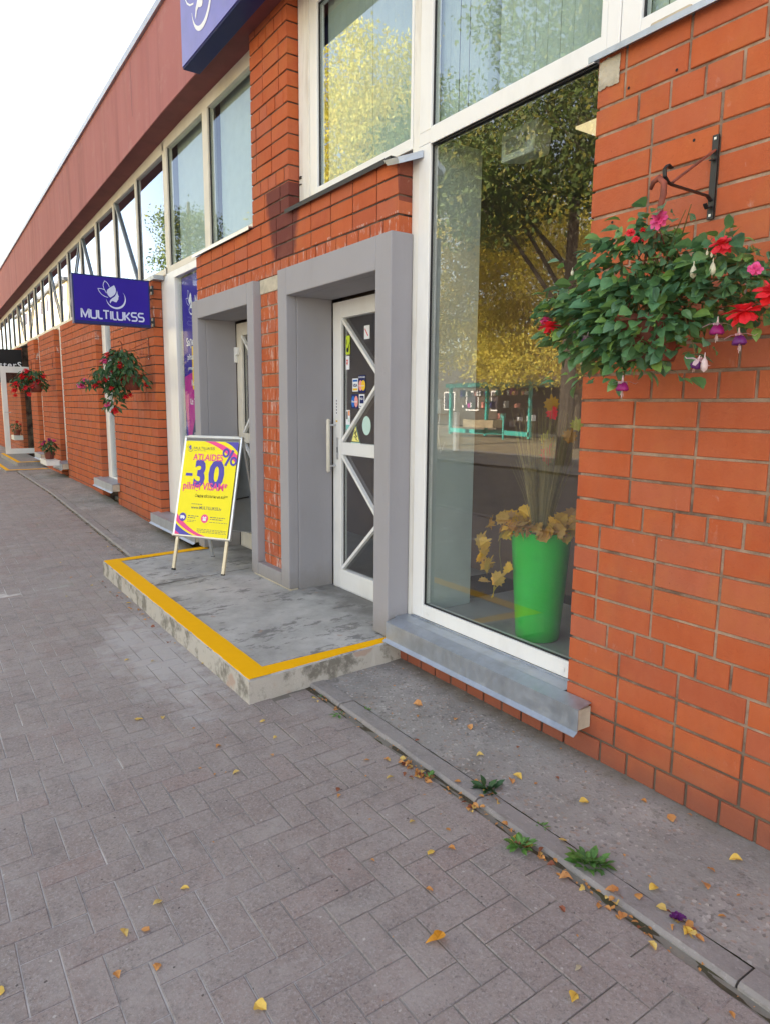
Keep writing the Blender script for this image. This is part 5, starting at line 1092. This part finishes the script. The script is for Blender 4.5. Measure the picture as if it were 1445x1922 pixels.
for (x,y,c),(u,v) in zip(LEAVES,LPX):
    L={'y':.031,'Y':.040,'o':.027,'O':.042,'b':.025,'p':.032,'G':.062}[c]*rr.uniform(.75,1.15)
    on_step=-4.4<x<-1.25 and y>-.94
    z=slz(y)+.001 if on_step else gz(x,y)+(.012 if y>-.6 and y<-.5 else .008 if y>-.5 else .001)
    o=link('fallen_leaf',dead_leaf(c,L,rr),None,(x,y,z),(rr.uniform(-.15,.15),rr.uniform(-.15,.15),rr.uniform(0,6.28)))
    lab=None
    for (q,t) in spec:
        if q==(u,v): lab=t
    if c=='G': lab=names_['G'][0]
    if lab: tag(o,lab,'fallen leaf','fallen leaves on the ground')
    else:
        where='on the rough concrete' if y>-.5 else ('on the kerb stones' if y>-.61 else ('in the gutter seam' if y>-.70 and x>-1.2 else ('at the foot of the step' if (x<-1.2 and y>-1.2) else 'on the open pavers')))
        if on_step: where='on the concrete step near its yellow edge'
        land='far down the street' if x<-4.6 else ('near its far end' if x<-3.2 else ('left of its corner' if x<-1.5 else ('right of the step' if x<-.75 else ('below the sill middle' if x<-.15 else ('by the dark weed' if x<.30 else ('near the bright weed' if x<.75 else 'at bottom right'))))))
        if y<-1.35 and x>-1.2: land='toward the bottom left corner' if y<-1.7 else 'in the open middle of the pavement'
        lab=col_[c]+' fallen leaf '+where+' '+land; seen_.setdefault(lab,[]).append(o); tag(o,lab,'fallen leaf','fallen leaves on the ground')
for lab,os_ in seen_.items():
    if len(os_)>1:
        os_.sort(key=lambda o: px(o.location)[0]); n_=len(os_)
        od=['leftmost','second','third','fourth','fifth','sixth','seventh']
        for i_,o in enumerate(os_): o['label']=('rightmost ' if i_==n_-1 else od[min(i_,6)]+(' ' if i_==0 else ' from left, '))+lab.replace('fallen leaf','leaf')
# scattered small scraps too many to count
g=MB()
for i in range(760):
    q=rr.random()
    if q<.62: x=rr.uniform(-14,1.6); y=-.622+rr.gauss(0,.016)
    elif q<.82: x=rr.uniform(-14,1.4); y=rr.uniform(-.50,-.05)
    else: x=rr.uniform(-14,1.2); y=rr.uniform(-2.6,-.7)
    if -4.5<x<-1.2: continue
    s_=rr.uniform(.003,.011); a=rr.uniform(0,6.28); z=gz(x,y)+(.010 if y>-.5 else .002)
    g.add([(x+s_*math.cos(a),y+s_*math.sin(a),z),(x-s_*.6*math.sin(a),y+s_*.6*math.cos(a),z+s_*.3),(x-s_*math.cos(a),y-s_*math.sin(a),z),(x+s_*.5*math.sin(a),y-s_*.5*math.cos(a),z+.001)],[(0,1,2,3)])
tag(g.build('leaf_scraps',M['fl_o']),kind='stuff')
g=MB()
for (cx0,cy0,n_,sp0) in ((-.20,-.665,34,.07),(.15,-.625,10,.08),(.42,-.64,12,.07),(.75,-.625,12,.12),(.93,-.54,10,.04),(.09,-.53,10,.04),(-1.02,-.64,7,.05),(-3.0,-1.02,14,.6)):
    for i in range(n_):
        x=cx0+rr.gauss(0,sp0); y=cy0+rr.gauss(0,.018); me=dead_leaf('o',rr.uniform(.014,.032),rr); X_=Matrix.Translation((x,y,gz(x,y)+.003+rr.uniform(0,.008)))@Matrix.Rotation(rr.uniform(0,6.28),4,'Z')@Matrix.Rotation(rr.uniform(-.7,.7),4,'X')@Matrix.Rotation(rr.uniform(-.5,.5),4,'Y')
        g.m=rr.choice((0,0,1,2)); g.add([tuple(X_@v.co) for v in me.vertices],[tuple(p.vertices) for p in me.polygons]); bpy.data.meshes.remove(me)
tag(g.build('leaf_litter',[M['fl_o'],M['fl_b'],M['fl_y']]),kind='stuff')
g=MB()
for i in range(900):
    q=rr.random(); x=rr.uniform(-9,1.5); y=rr.uniform(-.50,-.02) if q<.75 else rr.uniform(-2.4,-.7)
    if -4.5<x<-1.2 and y>-1: continue
    s_=rr.uniform(.0015,.0045); z=gz(x,y)+(.007 if y>-.5 else .000); g.add([(x-s_,y-s_,z),(x+s_,y-s_*.7,z),(x+s_*.8,y+s_,z),(x-s_,y+s_*.9,z),(x,y,z+s_*1.2)],[(0,1,4),(1,2,4),(2,3,4),(3,0,4)])
tag(g.build('grit',M['kerb']),kind='stuff')
def weed(x,y,s,n,lab,seed,mat='weed'):
    r_=random.Random(seed); W0=empty('weed',(x,y,gz(x,y)+.008),label=lab,cat='weed'); lm=leaf_mesh('weed_leaf',mat,.045*s,.022*s,.3,.25)
    for i in range(n):
        a=r_.uniform(0,6.28); e=r_.uniform(-.05,1.5); o=link('leaf',lm[0],W0); rr0=r_.uniform(0,.030)*s
        o.matrix_local=Matrix.Translation((rr0*math.cos(a),rr0*math.sin(a),.002))@rot_to((math.cos(a),math.sin(a),e),r_.uniform(-.4,.4),r_)@Matrix.Scale(r_.uniform(.35,1.05),4)
weed(.585,-.535,1.35,52,'bright green rosette weed growing in the seam behind the kerb',1)
weed(.615,-.515,.9,12,'small pale green weed just beyond the big rosette weed',8)
weed(.075,-.515,1.2,30,'dark green broad leaved weed behind the kerb with leaves caught in it',2,'leaf_dark')
weed(.39,-.655,1.0,40,'low green weed in the gutter seam beside yellow leaves',3)
weed(-.127,-.652,.7,12,'flat mossy weed in the gutter seam near the leaf pile',4)
weed(-.823,-.655,.7,12,'small green weed in the gutter close to the step corner',5)
weed(-1.05,-.65,.6,8,'tiny weed at the foot of the step corner',6)
weed(.36,-.52,.6,9,'thin weed in the back seam between the two bigger weeds',7)
weed(-.79,-.52,.5,7,'wispy weed in the back seam near the step',9)
g=MB(); r_=random.Random(8)
for i in range(14): petals(g,4,.012,.008,.4,r_,(r_.uniform(-.014,.014),r_.uniform(-.012,.012),r_.uniform(.002,.012)))
PP=g.build('fallen_petals',M['violet']); PP.location=(.90,-.525,gz(.9,-.52)+.01); tag(PP,'small heap of dropped violet fuchsia petals beside the kerb','petals')

# ================================================================== ACROSS THE STREET (seen in the glass)
def tree(x,y,h,blobs,nleaf,mt,lab,seed,tr=.16,ls=.065):
    T_=empty('street_tree',(x,y,0),label=lab,cat='tree',group='trees across the street'); r_=random.Random(seed); rs=np.random.RandomState(seed)
    g=MB(); g.tube([(0,0,-.1),(.05,.02,h*.25),(-.04,.05,h*.5),(.02,0,h*.8)],[tr*1.25,tr,tr*.75,tr*.3],10)
    for c_,rad in blobs:
        st_=Vector((0,0,min(h*.6,max(1.6,c_[2]*.55)))); g.tube([st_,st_.lerp(Vector(c_),.5)+Vector((r_.uniform(-.3,.3),r_.uniform(-.3,.3),.3)),Vector(c_)],[tr*.4,tr*.22,tr*.07],6)
        for q in range(5): 
            e=Vector([c_[k_]+r_.uniform(-.8,.8)*rad[k_] for k_ in range(3)]); g.tube([Vector(c_)*.8+st_*.2,e],[tr*.1,.01],4)
    g.build('trunk',M['bark'],T_)
    tot=sum(a[1][0]*a[1][1]*a[1][2] for a in blobs); V_=[];
    for c_,rad in blobs:
        n=int(1.7*nleaf*(rad[0]*rad[1]*rad[2])/tot); nc=max(8,n//60)
        d=rs.normal(size=(nc,3)); d/=np.linalg.norm(d,axis=1)[:,None]; cc=np.array(c_)+d*np.array(rad)*(rs.rand(nc,1)**.4)
        idx=rs.randint(0,nc,n); p=cc[idx]+rs.normal(size=(n,3))*np.array([.30,.30,.20])
        a=rs.normal(size=(n,3)); a/=np.linalg.norm(a,axis=1)[:,None]; b=np.cross(a,rs.normal(size=(n,3))); b/=np.linalg.norm(b,axis=1)[:,None]; s_=ls*(.6+.8*rs.rand(n,1))
        V_.append(np.stack([p-a*s_,p+b*s_*.5,p+a*s_,p-b*s_*.5],1).reshape(-1,3))
    V_=np.concatenate(V_); n=len(V_)//4; me=bpy.data.meshes.new('crown'); me.vertices.add(len(V_)); me.vertices.foreach_set('co',V_.astype(np.float32).ravel()); me.loops.add(4*n); me.loops.foreach_set('vertex_index',np.arange(4*n,dtype=np.int32)); me.polygons.add(n); me.polygons.foreach_set('loop_start',np.arange(0,4*n,4,dtype=np.int32)); me.update(calc_edges=True); me.materials.append(M[mt]); link('crown',me,T_)
tree(-10.2,-11.3,11,[((1,0,8),(2.6,2.6,1.8)),((-2.0,1.5,7.2),(2.4,2.4,1.6)),((2.5,1.0,6.6),(2.0,2.2,1.4)),((-.5,3.0,6.4),(2.4,2.0,1.3)),((-4.2,.5,8.6),(2.2,2.2,1.7)),((0,0,10.3),(2.6,2.6,1.4))],26000,'tree_g','tall dark green lime tree at the kerb opposite the large window',1,tr=.17)
tree(-15.8,-18.2,8,[((0,0,5.6),(3.0,2.6,2.0)),((2.2,1.2,3.9),(2.2,2.0,1.5)),((-2.9,.6,4.1),(2.6,2.0,1.8)),((-4.6,.8,5.8),(2.4,2.0,2.0)),((3.4,.5,5.8),(2.0,2.0,1.6)),((-1,1.8,3.2),(3.2,1.4,1.0)),((-1.5,.8,8.0),(3.6,2.4,1.8)),((-5,.5,8.2),(2.4,2.2,1.6))],52000,'tree_y','low spreading yellow autumn tree beside the kiosk across the street',2)
tree(-25.5,-17.5,9,[((0,0,6.4),(3.0,2.8,2.2)),((2.8,.5,4.6),(2.4,2.0,1.8)),((-2.8,0,5),(2.4,2.2,1.9)),((0,1,9),(2.6,2.4,1.8))],24000,'tree_y','broad yellow tree behind the kiosk across the street',3)
tree(-19.0,-11.0,12,[((0,0,9.5),(2.6,2.6,2.4)),((1.8,1.0,7.4),(1.8,1.8,1.4)),((-2,1.0,7.6),(2.0,2.0,1.6)),((0,0,12),(2,2,1.6))],22000,'tree_y','tall yellow maple by the kerb across the street',4,tr=.22)
tree(-14.5,-18.0,5,[((0,0,3.2),(2.0,1.6,1.1)),((1.8,.5,3.8),(1.6,1.4,1.2))],9000,'tree_o','small orange tree behind the far pavement',5,tr=.1)
tree(-30.0,-8.5,13,[((0,0,9.2),(1.5,1.5,.9)),((1.6,1,7.4),(1.2,1.2,.7))],3500,'tree_g','dark green tree leaning over the street farther along',6,tr=.22)
tree(-3.5,-15.5,11,[((0,0,8),(3,2.8,2.4)),((2.5,0,6.4),(2.4,2.2,1.8)),((-2.6,0,6.6),(2.4,2.2,1.8))],14000,'tree_y','yellow green tree opposite the brick pier',7,tr=.22)
KS=empty('kiosk',(-24.5,-23.5,0),label='turquoise framed market kiosk across the street with goods in its open front',cat='kiosk')
g=MB(); g.box((-3.2,-1.8,2.5),(3.2,1.9,2.7)); g.build('roof',M['teal'],KS)
MB().box((-3.0,-1.8,.1),(3.0,-1.7,2.5)).build('back_wall',M['drk'],KS)
for x in (-3.0,-.2,2.9): MB().box((x-.06,1.6,0),(x+.06,1.75,2.5)).build('post',M['teal'],KS)
MB().box((-3.0,1.6,.1),(3.0,1.75,.32)).build('base_rail',M['teal'],KS)
for z in (.8,1.4,2.0): MB().box((-2.9,1.0,z),(2.8,1.4,z+.05)).build('shelf',M['bark'],KS)
r_=random.Random(6)
for i in range(26):
    z=r_.choice((.85,1.45,2.05)); x=-2.7+i*.21; B=MB().box((x,1.05,z),(x+.15,1.3,z+r_.uniform(.15,.35))).build('goods_box',M[r_.choice(['ink_magenta','ink_white','ink_teal','ink_purple','ink_salmon','ink_white'])],KS)
MB().box((-.9,1.9,.45),(1.3,2.6,.85)).build('counter_board',M['sand'],KS,bevel=.02)
for i,(x,y) in enumerate(((-21.0,-19.5),(-27.9,-19.5))):
    p=MB().tube([(0,0,0),(0,0,1.1)],.04,8).build('bollard',M['teal']); p.location=(x,y,0); tag(p,['slim turquoise post standing right of the kiosk across the street','slim turquoise post standing left of the kiosk across the street'][i],'post','turquoise posts by the kiosk')
def block(x0,x1,y0,y1,h,mt,lab,nx,nz):
    B=empty('apartment_building',((x0+x1)/2,y1,0),label=lab,cat='building'); cx=(x0+x1)/2
    MB().box((x0-cx,y0-y1,0),(x1-cx,0,h)).build('wall',M[mt],B); MB().box((x0-cx-.3,y0-y1-.3,h),(x1-cx+.3,.3,h+.25)).build('roof',M['roof'],B)
    for i in range(nx):
        for j in range(nz):
            x=(x0-cx)+(x1-x0)*(i+.5)/nx; z=1.2+j*2.9
            if z+1.5<h: w_=MB().box((x-.7,-.02,z),(x+.7,.04,z+1.5)).build('window',M['white'],B); MB().box((x-.6,.041,z+.1),(x+.6,.05,z+1.4)).build('pane',M['drk'],w_)
block(-95,-62,-24,-9,11.5,'cream_wall','pale yellow apartment block at the far end of the street',9,4)
block(-52,-30,-46,-34,5.5,'bark','low brown building behind the kiosk trees',8,1)
block(-22,8,-48,-38,6.5,'roof','long dark low building behind the yellow trees',9,2)
# dark wheel end of a bench by the left edge
